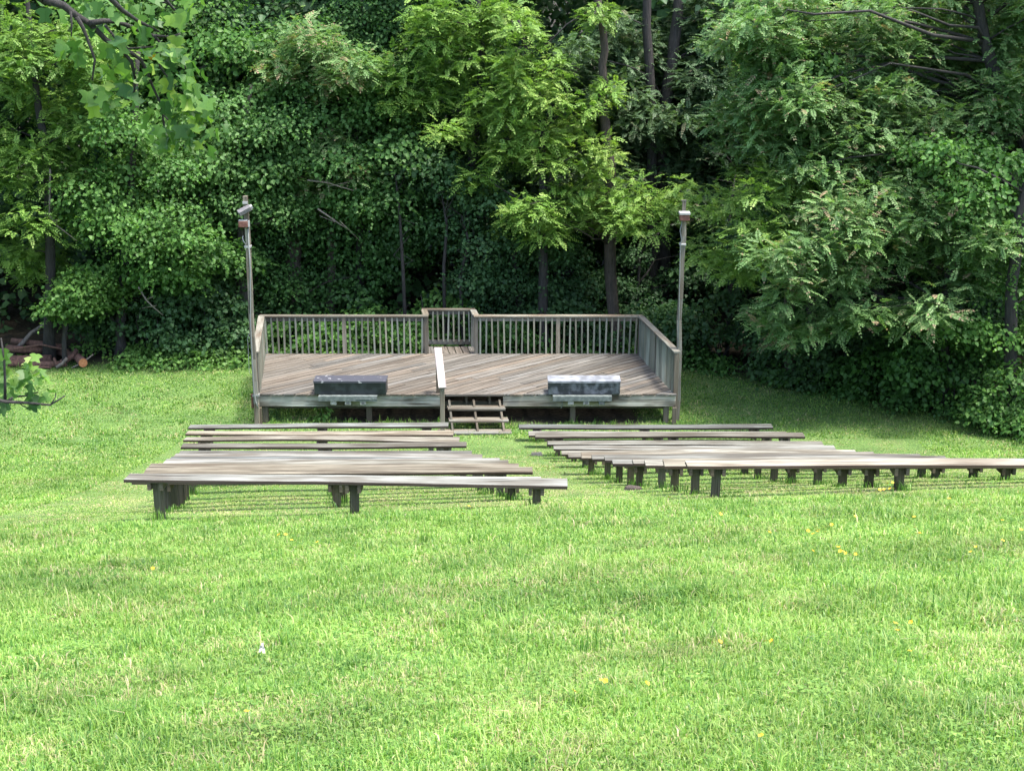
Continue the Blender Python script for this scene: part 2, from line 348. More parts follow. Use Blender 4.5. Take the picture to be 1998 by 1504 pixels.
# ------------------------------------------------------------------ grass blades
def grass(zones):
    Vs = []; Fq = []; Ft = []; T = []; base = 0
    for (y0, y1, dens, h0, w0) in zones:
        hw = .385 * y1 + 1.6
        n = int(dens * (y1 - y0) * 2 * hw)
        y = RNG.uniform(y0, y1, n); x = RNG.uniform(-hw, hw, n)
        k = np.abs(x) < .385 * y + 1.8
        k &= RNG.random(n) > forest_k(x, y) * 1.0
        # thin worn patches
        worn = vnoise(x, y, .55, 21) * .6 + vnoise(x, y, .17, 22) * .4
        x = x[k]; y = y[k]; worn = worn[k]; n = len(x)
        clump = vnoise(x, y, .42, 31) * .55 + vnoise(x, y, .16, 32) * .45
        big = vnoise(x, y, 1.9, 33)
        inrows = ((y > 14.2) & (y < 25.6) & (x > -6.4) & (x < 7.8)).astype(float)
        h = h0 * (.42 + 1.5 * clump ** 2.2 + .15 * big) * RNG.uniform(.6, 1.25, n) * (1 - .62 * inrows) * np.where(RNG.random(n) < .05, RNG.uniform(1.3, 2.1, n), 1.0)
        wd = w0 * RNG.uniform(.7, 1.3, n)
        az = RNG.uniform(0, 2 * np.pi, n)
        lean = np.abs(RNG.normal(.45, .4, n)); curl = RNG.uniform(.1, 1.5, n)
        z = ground(x, y) - .004
        d = np.stack([np.cos(az), np.sin(az), np.zeros(n)], 1)
        s = np.stack([-np.sin(az), np.cos(az), np.zeros(n)], 1)
        b = np.stack([x, y, z], 1); up = np.array([0, 0, 1.])
        m = b + up * (h * .55 * np.cos(lean * .6))[:, None] + d * (h * .55 * np.sin(lean * .6))[:, None]
        t = m + up * (h * .5 * np.cos(lean * 1.4 + curl))[:, None] + d * (h * .5 * np.sin(lean * 1.4 + curl))[:, None]
        V = np.stack([b - s * wd[:, None] / 2, b + s * wd[:, None] / 2, m + s * wd[:, None] * .42, m - s * wd[:, None] * .42, t], 1).reshape(-1, 3)
        i = base + np.arange(n)[:, None] * 5
        Fq.append(i + np.array([[0, 1, 2, 3]])); Ft.append(i + np.array([[3, 2, 4]]))
        hue = .47 + .22 * (vnoise(x, y, .8, 41) - .5) + .08 * (big - .5) + RNG.normal(0, .23, n) - .16 * (clump - .5)
        straw = (worn > .64) & (RNG.random(n) < .33) | (RNG.random(n) < .04) | ((inrows > 0) & (RNG.random(n) < .16 + .55 * (worn > .52)))
        # dry trodden patch in the aisle between the blocks of benches
        cxl = np.interp(y, [14.5, 25], [1.25, -.45])
        dry = np.exp(-((x - cxl) / .85) ** 2 - ((y - 20.8) / 3.6) ** 2) * (.45 + .9 * worn)
        straw |= RNG.random(n) < .7 * dry
        hue = np.where(straw, RNG.uniform(.78, 1.0, n), np.clip(hue + .10 * inrows - .10 * (y > 25), 0, .84))
        T.append(np.repeat(hue, 5)); Vs.append(V); base += 5 * n
    me = np_mesh('grass', np.concatenate(Vs), [np.concatenate(Fq), np.concatenate(Ft)], tint=np.concatenate(T), mat=M['grass'])
    return tag(link('grass', me), 'bright green lawn grass with straw coloured patches on the slope', 'grass', kind='stuff')
grass([(3.6, 6.5, 8500, .075, .0055), (6.5, 10, 4800, .073, .0068), (10, 15, 2600, .072, .0092), (15, 22, 1500, .065, .012), (22, 33, 800, .055, .018)])

# ------------------------------------------------------------------ benches
LB = 4.88; SW = .235; ST = .038
def seat_mesh(seed):
    r = random.Random(seed); n = 14; mb = MB()
    a1, a2, ph = r.uniform(-.012, .012), r.uniform(-.008, .008), r.uniform(0, 6)
    o = r.random() * 30
    P = []
    for i in range(n + 1):
        t = i / n; x = (t - .5) * LB
        dz = a1 * math.cos(math.pi * (2 * t - 1)) + a2 * math.sin(5 * t + ph) + r.uniform(-.0015, .0015)
        tw = a2 * 1.2 * (2 * t - 1); dy = .006 * math.sin(3 * t + ph)
        e = r.uniform(-.003, .003)
        P.append([(x, -SW / 2 + dy + e, dz - ST - tw), (x, -SW / 2 + dy + e, dz - tw), (x, SW / 2 + dy, dz + tw), (x, SW / 2 + dy, dz - ST + tw)])
    b = 0
    for q in P: mb.v += [Vector(p) for p in q]
    run = [0, ST, ST + SW, 2 * ST + SW, 2 * ST + 2 * SW]
    for i in range(n):
        for k in range(4):
            j = (k + 1) % 4; b = i * 4
            mb.f.append((b + k, b + 4 + k, b + 4 + j, b + j)); mb.sm.append(False)
            u0, u1 = i * LB / n, (i + 1) * LB / n
            mb.uv += [(o + u0, run[k]), (o + u1, run[k]), (o + u1, run[k + 1]), (o + u0, run[k + 1])]
    mb.f.append((0, 1, 2, 3)); mb.f.append((n * 4 + 3, n * 4 + 2, n * 4 + 1, n * 4)); mb.sm += [False, False]
    mb.uv += [(o, 0), (o + .01, 0), (o + .01, .2), (o, .2)] * 2
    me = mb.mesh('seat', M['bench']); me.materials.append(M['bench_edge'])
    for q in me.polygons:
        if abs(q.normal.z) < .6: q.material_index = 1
    return me
seats = [seat_mesh(s) for s in range(6)]
def leg_mesh(seed):
    mb = MB(); r = random.Random(seed); e = .012
    mb.beam((r.uniform(-e, e), r.uniform(-e, e), -.62), (0, 0, -ST - .001), .092, .092, up=(0, 1, 0))
    return mb.mesh('leg', M['bench_leg'])
legs = [leg_mesh(s) for s in range(4)]
mb = MB(); mb.beam((0, -.105, -ST - .046), (0, .105, -ST - .046), .038, .088); cleat_me = mb.mesh('cleat', M['bench_leg'])
g_ = lambda v, t=0: (v * (1 + .05 * t), v, v * (1 - .08 * t))
WL = [g_(1.05), g_(1.1, 1), g_(1.1, .5), g_(.62), g_(.66), g_(.95, -.8), g_(.8), g_(1.1, -.8), g_(1.0, 1), g_(.8, 1.2), g_(.78, 1.4), g_(1.25), g_(1.4, .2)]
WR = [g_(.85), g_(.95), g_(.8), g_(1.15, .6), g_(1.05), g_(1.1, .5), g_(.8), g_(1.0, .8), g_(.75), g_(.7), g_(1.25, .5), g_(1.2, .4), g_(1.25, .8), g_(1.1, 1.4), g_(1.3, .6)]
ORD = ['first', 'second', 'third', 'fourth', 'fifth', 'sixth', 'seventh', 'eighth', 'ninth', 'tenth', 'eleventh', 'twelfth', 'thirteenth', 'fourteenth', 'fifteenth']
SEEN = {}
def bench(xc, yc, zc, yaw, tilt, label, group, idx, wear=(1, 1, 1), last=False):
    yc += .117                    # measured at the front edge
    o = empty('bench', (xc, yc, zc), yaw); o.rotation_euler = (0, tilt, yaw)
    tag(o, label, 'bench', group)
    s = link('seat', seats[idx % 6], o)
    s.color = (*wear, 1)
    if (idx // 6) % 2: s.rotation_euler = (0, 0, math.pi)
    bv = s.modifiers.new('bevel', 'BEVEL'); bv.width = .004; bv.segments = 1; bv.limit_method = 'ANGLE'; bv.angle_limit = 1.0
    for k, lx in enumerate((-2.06 + random.uniform(-.04, .04), .03 + random.uniform(-.05, .05), 2.06 + random.uniform(-.04, .04)) if not last else (-2.10, .09, 2.10)):
        l = link('leg', legs[(idx + k) % 4], o); l.location = (lx, .0, 0)
        for sg in (-1, 1):
            c = link('cleat', cleat_me, o); c.location = (lx + sg * .0665, random.uniform(-.01, .01), 0)
    return o
LROWS = [(-3.64, 24.8, -7.76, .8), (-3.51, 24.02, -7.65, 0), (-3.37, 23.24, -7.52, -.7), (-3.22, 22.48, -7.40, .7), (-3.11, 21.8, -7.30, .6),
         (-2.91, 20.67, -6.98, -.6), (-2.78, 19.85, -6.76, -.8), (-2.62, 18.98, -6.51, -.5), (-2.49, 18.09, -6.24, .3), (-2.35, 17.2, -5.97, .7),
         (-2.18, 16.38, -5.73, .7), (-2.09, 15.55, -5.545, -.2), (-1.83, 14.3, -5.11, -1.6)]
for i, (x, y, z, yw) in enumerate(LROWS):
    n = len(LROWS)
    lab = ('weathered grey plank bench nearest the camera in the left block of seating' if i == n - 1 else
           'weathered plank bench closest to the stage in the left block of seating' if i == 0 else
           'weathered grey plank bench, %s row from the stage in the left block' % ORD[i])
    bench(x, y, z + H + random.uniform(-.016, .016) * (i not in (0, n - 1)), math.radians(yw), random.uniform(-.004, .004) + .006 * (i == n - 2), lab, 'benches in the left block', i, WL[i], i == n - 1)
RROWS = [(2.57, 25.31, .36), (2.75, 24.77, .39), (2.86, 23.80, .67), (3.07, 23.24, .70), (3.16, 22.68, .79), (3.26, 21.65, 1.06),
         (3.33, 20.75, 1.31), (3.50, 20.0, 1.55), (3.62, 19.3, 1.77), (3.76, 18.6, 1.98)]
def rrow(px, py, d):
    b = (py - 752) / F
    return ((px - 999) / F * d + 2.44, d * (math.cos(PITCH) - b * math.sin(PITCH)), H - d * (math.sin(PITCH) + b * math.cos(PITCH)))
RROWS += [rrow(1196, 906, 18.9), rrow(1236, 904, 18.1), rrow(1260, 909, 17.15), rrow(1297, 909, 16.4), rrow(1341, 908, 15.6)]
for i, (x, y, z) in enumerate(RROWS):
    n = len(RROWS)
    lab = ('long weathered plank bench nearest the camera in the right block of seating' if i == n - 1 else
           'weathered plank bench closest to the stage in the right block of seating' if i == 0 else
           'weathered grey plank bench, %s row from the stage in the right block' % ORD[i])
    bench(x, y, z, math.radians(random.uniform(-.5, .5)), 0, lab, 'benches in the right block', i + 3, WR[i])

def tufts(spots):
    Vs = []; F4 = []; F3 = []; T = []; base = 0
    for (x0, y0, r, cnt, h0, w0) in spots:
        n = cnt; x = x0 + RNG.normal(0, r, n); y = y0 + RNG.normal(0, r, n); z = ground(x, y) - .005
        h = h0 * RNG.uniform(.5, 1.2, n); wd = w0 * RNG.uniform(.7, 1.2, n); az = RNG.uniform(0, 6.28, n); lean = np.abs(RNG.normal(.3, .25, n))
        d = np.stack([np.cos(az), np.sin(az), np.zeros(n)], 1); sd_ = np.stack([-np.sin(az), np.cos(az), np.zeros(n)], 1); b = np.stack([x, y, z], 1); up = np.array([0, 0, 1.])
        m_ = b + up * (h * .55)[:, None] + d * (h * .3 * np.sin(lean))[:, None]; t = m_ + up * (h * .45 * np.cos(lean * 2))[:, None] + d * (h * .5 * np.sin(lean * 2))[:, None]
        V = np.stack([b - sd_ * wd[:, None] / 2, b + sd_ * wd[:, None] / 2, m_ + sd_ * wd[:, None] * .4, m_ - sd_ * wd[:, None] * .4, t], 1).reshape(-1, 3)
        i = base + np.arange(n)[:, None] * 5; F4.append(i + np.array([[0, 1, 2, 3]])); F3.append(i + np.array([[3, 2, 4]])); Vs.append(V); T.append(np.repeat(np.clip(RNG.normal(.3, .2, n), 0, .8), 5)); base += 5 * n
    me = np_mesh('grass_tufts', np.concatenate(Vs), [np.concatenate(F4), np.concatenate(F3)], tint=np.concatenate(T), mat=M['grass'])
    return tag(link('grass_tufts', me), 'longer unmown grass round the bench legs and stage posts', 'grass', kind='stuff')
SP = []
for rows, dz in ((LROWS, 0), (RROWS, 0)):
    for r_ in rows:
        for lx in (-2.05, .03, 2.05):
            SP.append((r_[0] + lx + random.uniform(-.05, .05), r_[1] + .05, .07, random.randint(25, 70), random.uniform(.07, .16), .010))
for i in range(60): SP.append((-5.1 + random.uniform(-.2, 8.8), 26.6 + random.uniform(-.12, .1), .08, random.randint(6, 30), random.uniform(.05, .18), .012))
for i in range(150):
    y = random.uniform(4, 14); SP.append((random.uniform(-.42 * y - 1, .42 * y + 1), y, random.uniform(.03, .12), random.randint(15, 60), random.uniform(.08, .15), .006))
tufts(SP)

# ------------------------------------------------------------------ stage
FL = STAGE['FL']; SWD = STAGE['W']; SD = STAGE['D']; SK = STAGE['sk']; ZD = STAGE['z']
def S(u, v, z): return (FL[0] + u + SK * v, FL[1] + v, z)     # u along the front, v towards the back
stage = empty('stage', (FL[0] + SWD / 2, FL[1] + SD / 2, 0))
tag(stage, 'low open air wooden stage with diagonal deck boards and railings on three sides', 'stage')
class SB(MB):
    """builds world coordinates, stores relative to the stage root"""
    def build(s, name, mat, parent=None, bevel=0.0, root=stage):
        off = root.location
        s.v = [v - off for v in s.v]
        return MB.build(s, name, mat, parent or root, bevel)
def clip(poly, a, b, c):
    out = []
    for i in range(len(poly)):
        p, q = poly[i], poly[(i + 1) % len(poly)]
        dp = a * p[0] + b * p[1] - c; dq = a * q[0] + b * q[1] - c
        if dp <= 0: out.append(p)
        if dp * dq < 0:
            t = dp / (dp - dq); out.append((p[0] + (q[0] - p[0]) * t, p[1] + (q[1] - p[1]) * t))
    return out
def boards(mb, u0, u1, v0, v1, ang, bw=.137, gap=.018, th=.032):
    """parallel deck boards across the rectangle (u,v), each clipped to it"""
    ca, sa = math.cos(ang), math.sin(ang)
    cor = [(u0, v0), (u1, v0), (u1, v1), (u0, v1)]
    ps = [-sa * u + ca * v for u, v in cor]; qs = [ca * u + sa * v for u, v in cor]
    p = min(ps) - .01
    while p < max(ps):
        cuts = [min(qs) - .1]
        while cuts[-1] < max(qs): cuts.append(cuts[-1] + random.uniform(2.2, 4.8))
        for a, b in zip(cuts[:-1], cuts[1:]):
            quad = [(ca * q - sa * r, sa * q + ca * r) for q, r in ((a + .003, p), (b - .003, p), (b - .003, p + bw), (a + .003, p + bw))]
            e = random.uniform(-.012, .012)
            for (A, B, C) in ((-1, 0, -u0 - 0), (1, 0, u1), (0, -1, -(v0 + e if v0 <= 0 else v0)), (0, 1, v1)):
                if quad: quad = clip(quad, A, B, C)
            if len(quad) < 3: continue
            dz = random.uniform(-.004, .004); o = (random.random() * 50, random.random() * 50); bidx = len(mb.v); k = len(quad)
            mb.v += [Vector(S(x, y, ZD + dz)) for x, y in quad] + [Vector(S(x, y, ZD + dz - th)) for x, y in quad]
            U = [(o[0] + ca * x + sa * y, o[1] - sa * x + ca * y) for x, y in quad]
            mb.f.append(tuple(bidx + i for i in range(k))); mb.uv += U; mb.sm.append(False)
            mb.f.append(tuple(bidx + k + i for i in range(k))[::-1]); mb.uv += U[::-1]; mb.sm.append(False)
            for i in range(k):
                j = (i + 1) % k
                mb.f.append((bidx + i, bidx + k + i, bidx + k + j, bidx + j)); mb.uv += [U[i], U[i], U[j], U[j]]; mb.sm.append(False)
        p += bw + gap
mb = SB(); boards(mb, 0, SWD, -.03, SD, math.radians(40)); mb.build('deck', M['deck'])
LU0, LU1, LV = 3.66, 4.77, .66          # rear landing
mb = SB(); boards(mb, LU0, LU1, SD + .006, SD + LV, math.radians(90)); mb.build('landing_deck', M['deck'])
mb = SB(); zf = ZD - .036
SU0, SU1 = 3.80, 4.92                   # the stairs
mb.beam(S(.0, .02, zf - .118), S(SU0 - .05, .02, zf - .118), .04, .225)
mb.beam(S(SU1 + .02, .02, zf - .118), S(SWD, .02, zf - .118), .04, .225)
mb.build('front_fascia', M['fascia'], bevel=.004)
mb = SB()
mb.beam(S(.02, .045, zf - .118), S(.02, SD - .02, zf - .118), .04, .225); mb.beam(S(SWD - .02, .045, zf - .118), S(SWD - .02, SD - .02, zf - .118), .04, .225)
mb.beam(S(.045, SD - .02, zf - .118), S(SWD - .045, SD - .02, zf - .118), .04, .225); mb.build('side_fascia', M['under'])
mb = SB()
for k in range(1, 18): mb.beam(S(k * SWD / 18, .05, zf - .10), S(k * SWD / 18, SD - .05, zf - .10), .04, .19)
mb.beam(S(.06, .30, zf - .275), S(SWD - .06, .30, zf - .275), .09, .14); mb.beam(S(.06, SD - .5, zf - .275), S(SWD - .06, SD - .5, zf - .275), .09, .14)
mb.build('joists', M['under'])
for u in (.14, 2.24, SWD - .17, 6.36):
    mb = SB(); mb.beam(S(u, .095, -.15), S(u, .095, zf - .236 if .3 < u < 8 else zf - .006), .11, .11, up=(0, 1, 0)); mb.build('post', M['under'], bevel=.006)
for u in (SWD - .03, .03):
    mb = SB(); mb.beam(S(u, -.03, -.15), S(u, -.03, zf - .24), .085, .05, up=(0, 1, 0)); mb.build('post', M['under'], bevel=.006)
for u in (.3, 2.55, 4.3, 6.0, SWD - .5, 1.4, 7.0):
    mb = SB(); mb.beam(S(u, SD - .5, -.15), S(u, SD - .5, zf - .346), .12, .12, up=(0, 1, 0)); mb.build('post', M['under'])
RH = .875
def railing(p0, p1, label, npost, nb, zb0, bottom=False, ends=(True, True), capw=.14):
    """one straight run; p0,p1 in (u,v); balusters and posts are its own pieces"""
    a = Vector(S(*p0, ZD)); b = Vector(S(*p1, ZD)); d = (b - a); L = d.length; dn = d.normalized(); side = dn.cross(Vector((0, 0, 1)))
    ex = dn * .05
    mb = SB()
    mb.beam(a - ex + Vector((0, 0, RH - .019)), b + ex + Vector((0, 0, RH - .019)), capw, .038)
    mb.beam(a + Vector((0, 0, RH - .09)), b + Vector((0, 0, RH - .09)), .038, .088)
    r = mb.build('railing', M['rail'], bevel=.004); r['label'] = label
    if bottom: mb = SB(); mb.beam(a + Vector((0, 0, .10)), b + Vector((0, 0, .10)), .06, .11); mb.build('bottom_rail', M['rail'], r, bevel=.006)
    ts = [0, 1] if npost == 0 else [i / (npost + 1) for i in range(npost + 2)]
    use = [t for t in ts if (ends[0] or t > 0) and (ends[1] or t < 1)]
    for t in use:
        p = a + d * t; mb = SB(); mb.beam(p + Vector((0, 0, -.30)), p + Vector((0, 0, RH - .0385)), .088, .088, up=(0, 1, 0)); mb.build('post', M['rail'], r, bevel=.004)
    off = side * .042
    for i in range(nb):
        t = (i + .7) / (nb + .4); p = a + d * t + off
        if min(abs(t - q) * L for q in ts) < .06: continue
        j = Vector((random.uniform(-.013, .013), random.uniform(-.006, .006), 0))
        mb = SB(); mb.beam(p + Vector((0, 0, zb0)) + j, p + Vector((0, 0, RH - .05)) - j, .036, .036, up=(0, 1, 0)); mb.build('baluster', M['baluster'], r)
    return r
railing((.0, SD - .0), (LU0, SD), 'left half of the rear railing with a paler middle post', 1, 27, -.17)
railing((LU1, SD), (SWD, SD), 'right half of the rear railing', 1, 27, -.17, )
railing((0, .06), (0, SD - .1), 'left side railing seen along its length', 1, 24, -.17, ends=(True, False))
railing((SWD, SD - .1), (SWD, .06), 'right side railing seen at a slant', 1, 25, -.17, ends=(False, True))
railing((LU0, SD + LV), (LU1, SD + LV), 'short railing at the back of the landing with a mossy bottom rail', 0, 9, .12, bottom=True, ends=(True, True))
mb = SB()
for u in (LU0, LU1):
    mb = SB(); mb.beam(S(u, SD + .08, ZD + RH - .017), S(u, SD + LV - .08, ZD + RH - .017), .14, .036); mb.beam(S(u, SD + .05, ZD + RH - .092), S(u, SD + LV - .05, ZD + RH - .092), .036, .118)
    mb.build('landing_side_rail', M['rail'], bevel=.004)
# stairs
st = SB()
for u in (SU0 + .05, (SU0 + SU1) / 2 - .02, SU1 - .06): st.beam(S(u, -.02, .47), S(u, -.83, .0), .04, .13)
stairs = st.build('stringers', M['under'])
mb = SB(); mb.beam(S(SU0 - .02, -.055, ZD - .012), S(SU1 + .03, -.055, ZD - .012), .05, .04); t0 = mb.build('tread', M['deck'], bevel=.004)
for k, (v, z, u0, u1) in enumerate(((-.16, .415, SU0, SU1 + .03), (-.41, .243, SU0, SU1 + .06), (-.70, .085, SU0 - .25, SU1 + .08))):
    mb = SB()
    for q in (0, 1): mb.beam(S(u0, v - q * .128, z - .02), S(u1, v - q * .128, z - .02), .122, .042)
    mb.build('tread', M['rail'], bevel=.005)
# hand rail
hx = SU0 - .15
a = Vector(S(hx, .10, 1.55)); b = Vector(S(hx, -.86, .985))
mb = SB(); mb.beam(a, b, .15, .038); hr = mb.build('handrail', M['handrail'], bevel=.005)
hr['label'] = 'bleached peeling sloping handrail board beside the stairs'
mb = SB(); mb.beam(a + Vector((0, 0, -.08)), b + Vector((0, 0.03, -.08)), .038, .088); mb.build('support_rail', M['rail'], hr)
mb = SB(); mb.beam(S(hx, -.79, -.1), S(hx, -.79, .965), .088, .088, up=(0, 1, 0)); mb.build('post', M['pole'], hr, bevel=.004)
mb = SB(); mb.beam(S(hx, .08, .3), S(hx, .08, 1.49), .088, .07, up=(0, 1, 0)); mb.build('post', M['rail'], hr, bevel=.004)

# ------------------------------------------------------------------ covered footlight boxes on the stage edge
def footlight(u0, u1, label, mb_body, mb_lid, ou, worn):
    root = empty('footlight_box', S((u0 + u1) / 2, .1, ZD + .004)); tag(root, label, 'box', 'metal footlight boxes on the stage front')
    L = u1 - u0; h = .275; d = .40
    m = MB(); y0, y1 = -.20, .20
    # body with slightly leaning front
    m.quadbox([(-L / 2, y1, .002), (-L / 2, y0 + .03, .002), (-L / 2, y0, h), (-L / 2, y1, h), (L / 2, y1, .002), (L / 2, y0 + .03, .002), (L / 2, y0, h), (L / 2, y1, h)])
    m.build('body', mb_body, root, bevel=.008)
    m = MB(); m.beam((-L / 2 - .012, 0, h + .012), (L / 2 + .012, 0, h + .012), d + .03, .02); m.beam((-L / 2 - .006, y0 - .008, h - .012), (L / 2 + .006, y0 - .008, h - .012), .012, .03)
    m.build('lid', mb_lid, root, bevel=.005)
    m = MB(); tl = L * .82; m.beam((-tl / 2 - .04, -.235, -.006), (tl / 2 - .04, -.235, -.006), .13, .008)
    m.beam((-tl / 2 - .04, -.304, -.05), (tl / 2 - .04, -.304, -.05), .008, .105)
    if not worn:
        m.beam((.12, -.312, -.05), (.42, -.312, -.053), .01, .016); m.beam((.46, -.312, -.05), (.54, -.312, -.05), .012, .03)
    m.build('tray', M['tray'], root, bevel=.003)
    for k, x in enumerate(ou):
        m = MB(); m.beam((x, -.285, -.145), (x, -.155, -.145), .12, .08)
        o = m.build('outlet_box', M['outlet'] if not (worn and k == 2) else M['tray'], root, bevel=.006)
        m = MB(); m.beam((x, -.291, -.145), (x, -.2855, -.145), .06, .04); m.build('cover', M['grey_metal'] if k != 0 else M['white'], o)
    if worn:
        m = MB(); m.tube([(-.44, -.13, -.12), (-.43, -.15, -.22), (-.46, -.15, -.29)], [.011] * 3, 6); m.build('conduit', M['conduit'], root)
    return root
footlight(1.17, 2.61, 'black metal footlight box with white bird spots on its lid at the stage front', M['box_black'], M['lid_lichen'], (-.33, -.04, .26), False)
footlight(5.86, 7.30, 'worn grey metal footlight box with a whitish lid at the stage front', M['box_worn'], M['lid_white'], (-.27, .04, .35), True)

# ------------------------------------------------------------------ lamp poles
def pole_mesh(h, wob):
    mb = MB(); n = 10; pts = []
    for i in range(n):
        z0, z1 = h * i / n, h * (i + 1) / n
        f = lambda z: (wob * math.sin(z * 2.1) + wob * .6 * math.sin(z * 5.3), wob * math.cos(z * 1.7), z)
        mb.beam(f(z0), f(z1), .096 - .012 * z0 / h, .096, up=(0, 1, 0), w1=.096 - .012 * z1 / h)
    return mb
# left
x, y = -5.13, 26.62
lp = empty('lamp_pole', (x, y, 0)); tag(lp, 'grey wooden lamp pole with two floodlights at the left corner of the stage', 'lamp pole', 'lamp poles')
pole_mesh(4.62, .006).build('pole', M['pole'], lp, bevel=.004)
def lamp(root, z, cols, size, rot, off):
    m = MB(); m.beam((-size[0] / 2, 0, 0), (size[0] / 2, 0, 0), size[1], size[2], w1=size[1] * .9, h1=size[2])
    o = m.build('floodlight', cols, root, bevel=.01); o.location = off; o.rotation_euler = rot
    return o
o = lamp(lp, 0, M['grey_metal'], (.26, .15, .09), (.25, -.45, .3), (-.01, -.12, 4.36))
m = MB(); m.beam((.13, 0, .0), (.17, 0, .0), .10, .055); m.build('lens', M['white'], o)
m = MB(); m.tube([(0, .02, -.04), (0, .07, -.09)], [.014, .014], 6); m.build('bracket', M['dark'], o)
o = lamp(lp, 0, M['rust'], (.18, .16, .125), (0, 0, .15), (-.05, -.10, 4.10))
m = MB(); m.beam((.0905, 0, 0), (.125, 0, 0), .12, .11); m.build('lens', M['white'], o)
m = MB(); m.beam((-.085, 0, .068), (.085, 0, .068), .14, .01); m.build('cap', M['white'], o)
m = MB(); m.beam((-.05, -.06, 4.5), (.05, -.06, 4.5), .02, .05); m.build('bracket', M['white'], lp)
m = MB(); m.beam((-.062, 0, 3.64), (.062, 0, 3.64), .125, .045); m.build('strap', M['white'], lp, bevel=.004)
m = MB(); m.tube([(-.02, -.066, 3.68), (-.07, -.08, 3.76), (-.085, -.06, 3.82), (-.075, -.03, 3.85)], [.009] * 4, 6); m.build('clamp_tail', M['white'], lp)
m = MB(); m.tube([(.03, -.062, 4.05), (.035, -.064, 3.2), (-.015, -.066, 2.2), (-.02, -.066, .72), (.01, -.066, .5), (.05, -.07, .38)], [.013] * 6, 8); m.build('conduit', M['conduit'], lp)
m = MB(); m.beam((-.055, 0, .64), (.075, 0, .64), .13, .04); m.build('strap', M['conduit'], lp)
m = MB(); m.beam((-.10, .06, .5), (-.062, .06, .5), .1, .28); m.build('junction_box', M['rust'], lp, bevel=.004)
m = MB(); m.tube([(-.06, 0, 1.9), (-.10, 0, 1.82), (-.105, 0, 1.1), (-.06, 0, 1.04)], [.006] * 4, 6); m.build('cable', M['white'], lp)
# right
x, y = 3.36, 27.0
rp = empty('lamp_pole', (x, y, 0)); tag(rp, 'crooked weathered lamp pole with one white topped lamp at the right stage corner', 'lamp pole', 'lamp poles')
pole_mesh(4.2, .014).build('pole', M['pole'], rp, bevel=.004)
m = MB(); m.beam((.0, .01, 4.2), (.01, .02, 4.46), .07, .05, up=(0, 1, 0)); m.beam((-.05, .02, 4.475), (.05, .02, 4.475), .06, .025); m.build('pole_top', M['pole'], rp)
o = lamp(rp, 0, M['rust'], (.19, .18, .12), (0, 0, 0), (.0, -.145, 4.17))
m = MB(); m.beam((-.105, 0, .085), (.105, 0, .085), .20, .05); m.build('cap', M['white'], o, bevel=.006)
m = MB(); m.beam((-.062, 0, 3.62), (.062, 0, 3.62), .13, .04); m.build('strap', M['white'], rp, bevel=.004)
m = MB(); m.tube([(-.03, -.066, 4.08), (-.065, -.06, 3.9), (-.03, -.07, 3.72), (-.05, -.066, 3.6), (-.03, -.064, 2.2), (-.02, -.064, .7)], [.009] * 6, 6); m.build('cable', M['conduit'], rp)

# under the stage
o = empty('storage_bin', S(.75, 1.9, 0)); tag(o, 'dark boxy bin stored under the left end of the stage', 'bin')
m = MB(); m.quadbox([(-.3, .2, -.02), (-.3, -.2, -.02), (-.34, -.24, .27), (-.34, .24, .27), (.3, .2, -.02), (.3, -.2, -.02), (.34, -.24, .27), (.34, .24, .27)]); m.build('body', M['dark'], o, bevel=.01)
m = MB(); m.beam((-.37, 0, .29), (.37, 0, .29), .53, .035); m.build('lid', M['dark'], o, bevel=.008)

# ------------------------------------------------------------------ foliage
def unit(v): return v / np.maximum(np.linalg.norm(v, axis=-1, keepdims=True), 1e-6)
class Leaves:
    def __init__(s): s.V = []; s.F = []; s.T = []; s.n = 0
    def add(s, base, tip, side, wid, tint, fold=.25, nrm=None):
        """folded 6-vertex leaves: base->tip, half width wid along side"""
        n = len(base); d = tip - base
        up = unit(np.cross(side, d)); up *= np.where(up[:, 2:3] < 0, -1, 1)
        L = np.linalg.norm(d, axis=1, keepdims=True)
        w = side * wid[:, None]; lift = up * wid[:, None] * fold; sag = -up * L * .10
        a, b = base + d * .28, base + d * .66
        V = np.stack([base, a + w + lift, b + w * .72 + lift * .5, tip + sag, b - w * .72 + lift * .5, a - w + lift], 1).reshape(-1, 3)
        i = s.n + np.arange(n)[:, None] * 6
        s.F += [i + np.array([[0, 1, 2, 3]]), i + np.array([[0, 3, 4, 5]])]
        s.V.append(V); s.T.append(np.repeat(tint, 6)); s.n += 6 * n
    def diamond(s, base, tip, side, wid, tint):
        n = len(base); m = base + (tip - base) * .45
        V = np.stack([base, m + side * wid[:, None], tip, m - side * wid[:, None]], 1).reshape(-1, 3)
        i = s.n + np.arange(n)[:, None] * 4
        s.F.append(i + np.array([[0, 1, 2, 3]])); s.V.append(V); s.T.append(np.repeat(tint, 4)); s.n += 4 * n
    def build(s, name, mat, parent):
        off = np.array(parent.location) if parent is not None else 0
        quads = np.concatenate(s.F)
        me = np_mesh(name, np.concatenate(s.V) - off, [quads], tint=np.clip(np.concatenate(s.T), 0, 1), mat=mat)
        return link(name, me, parent)
def randunit(n):
    v = RNG.normal(size=(n, 3)); return unit(v)
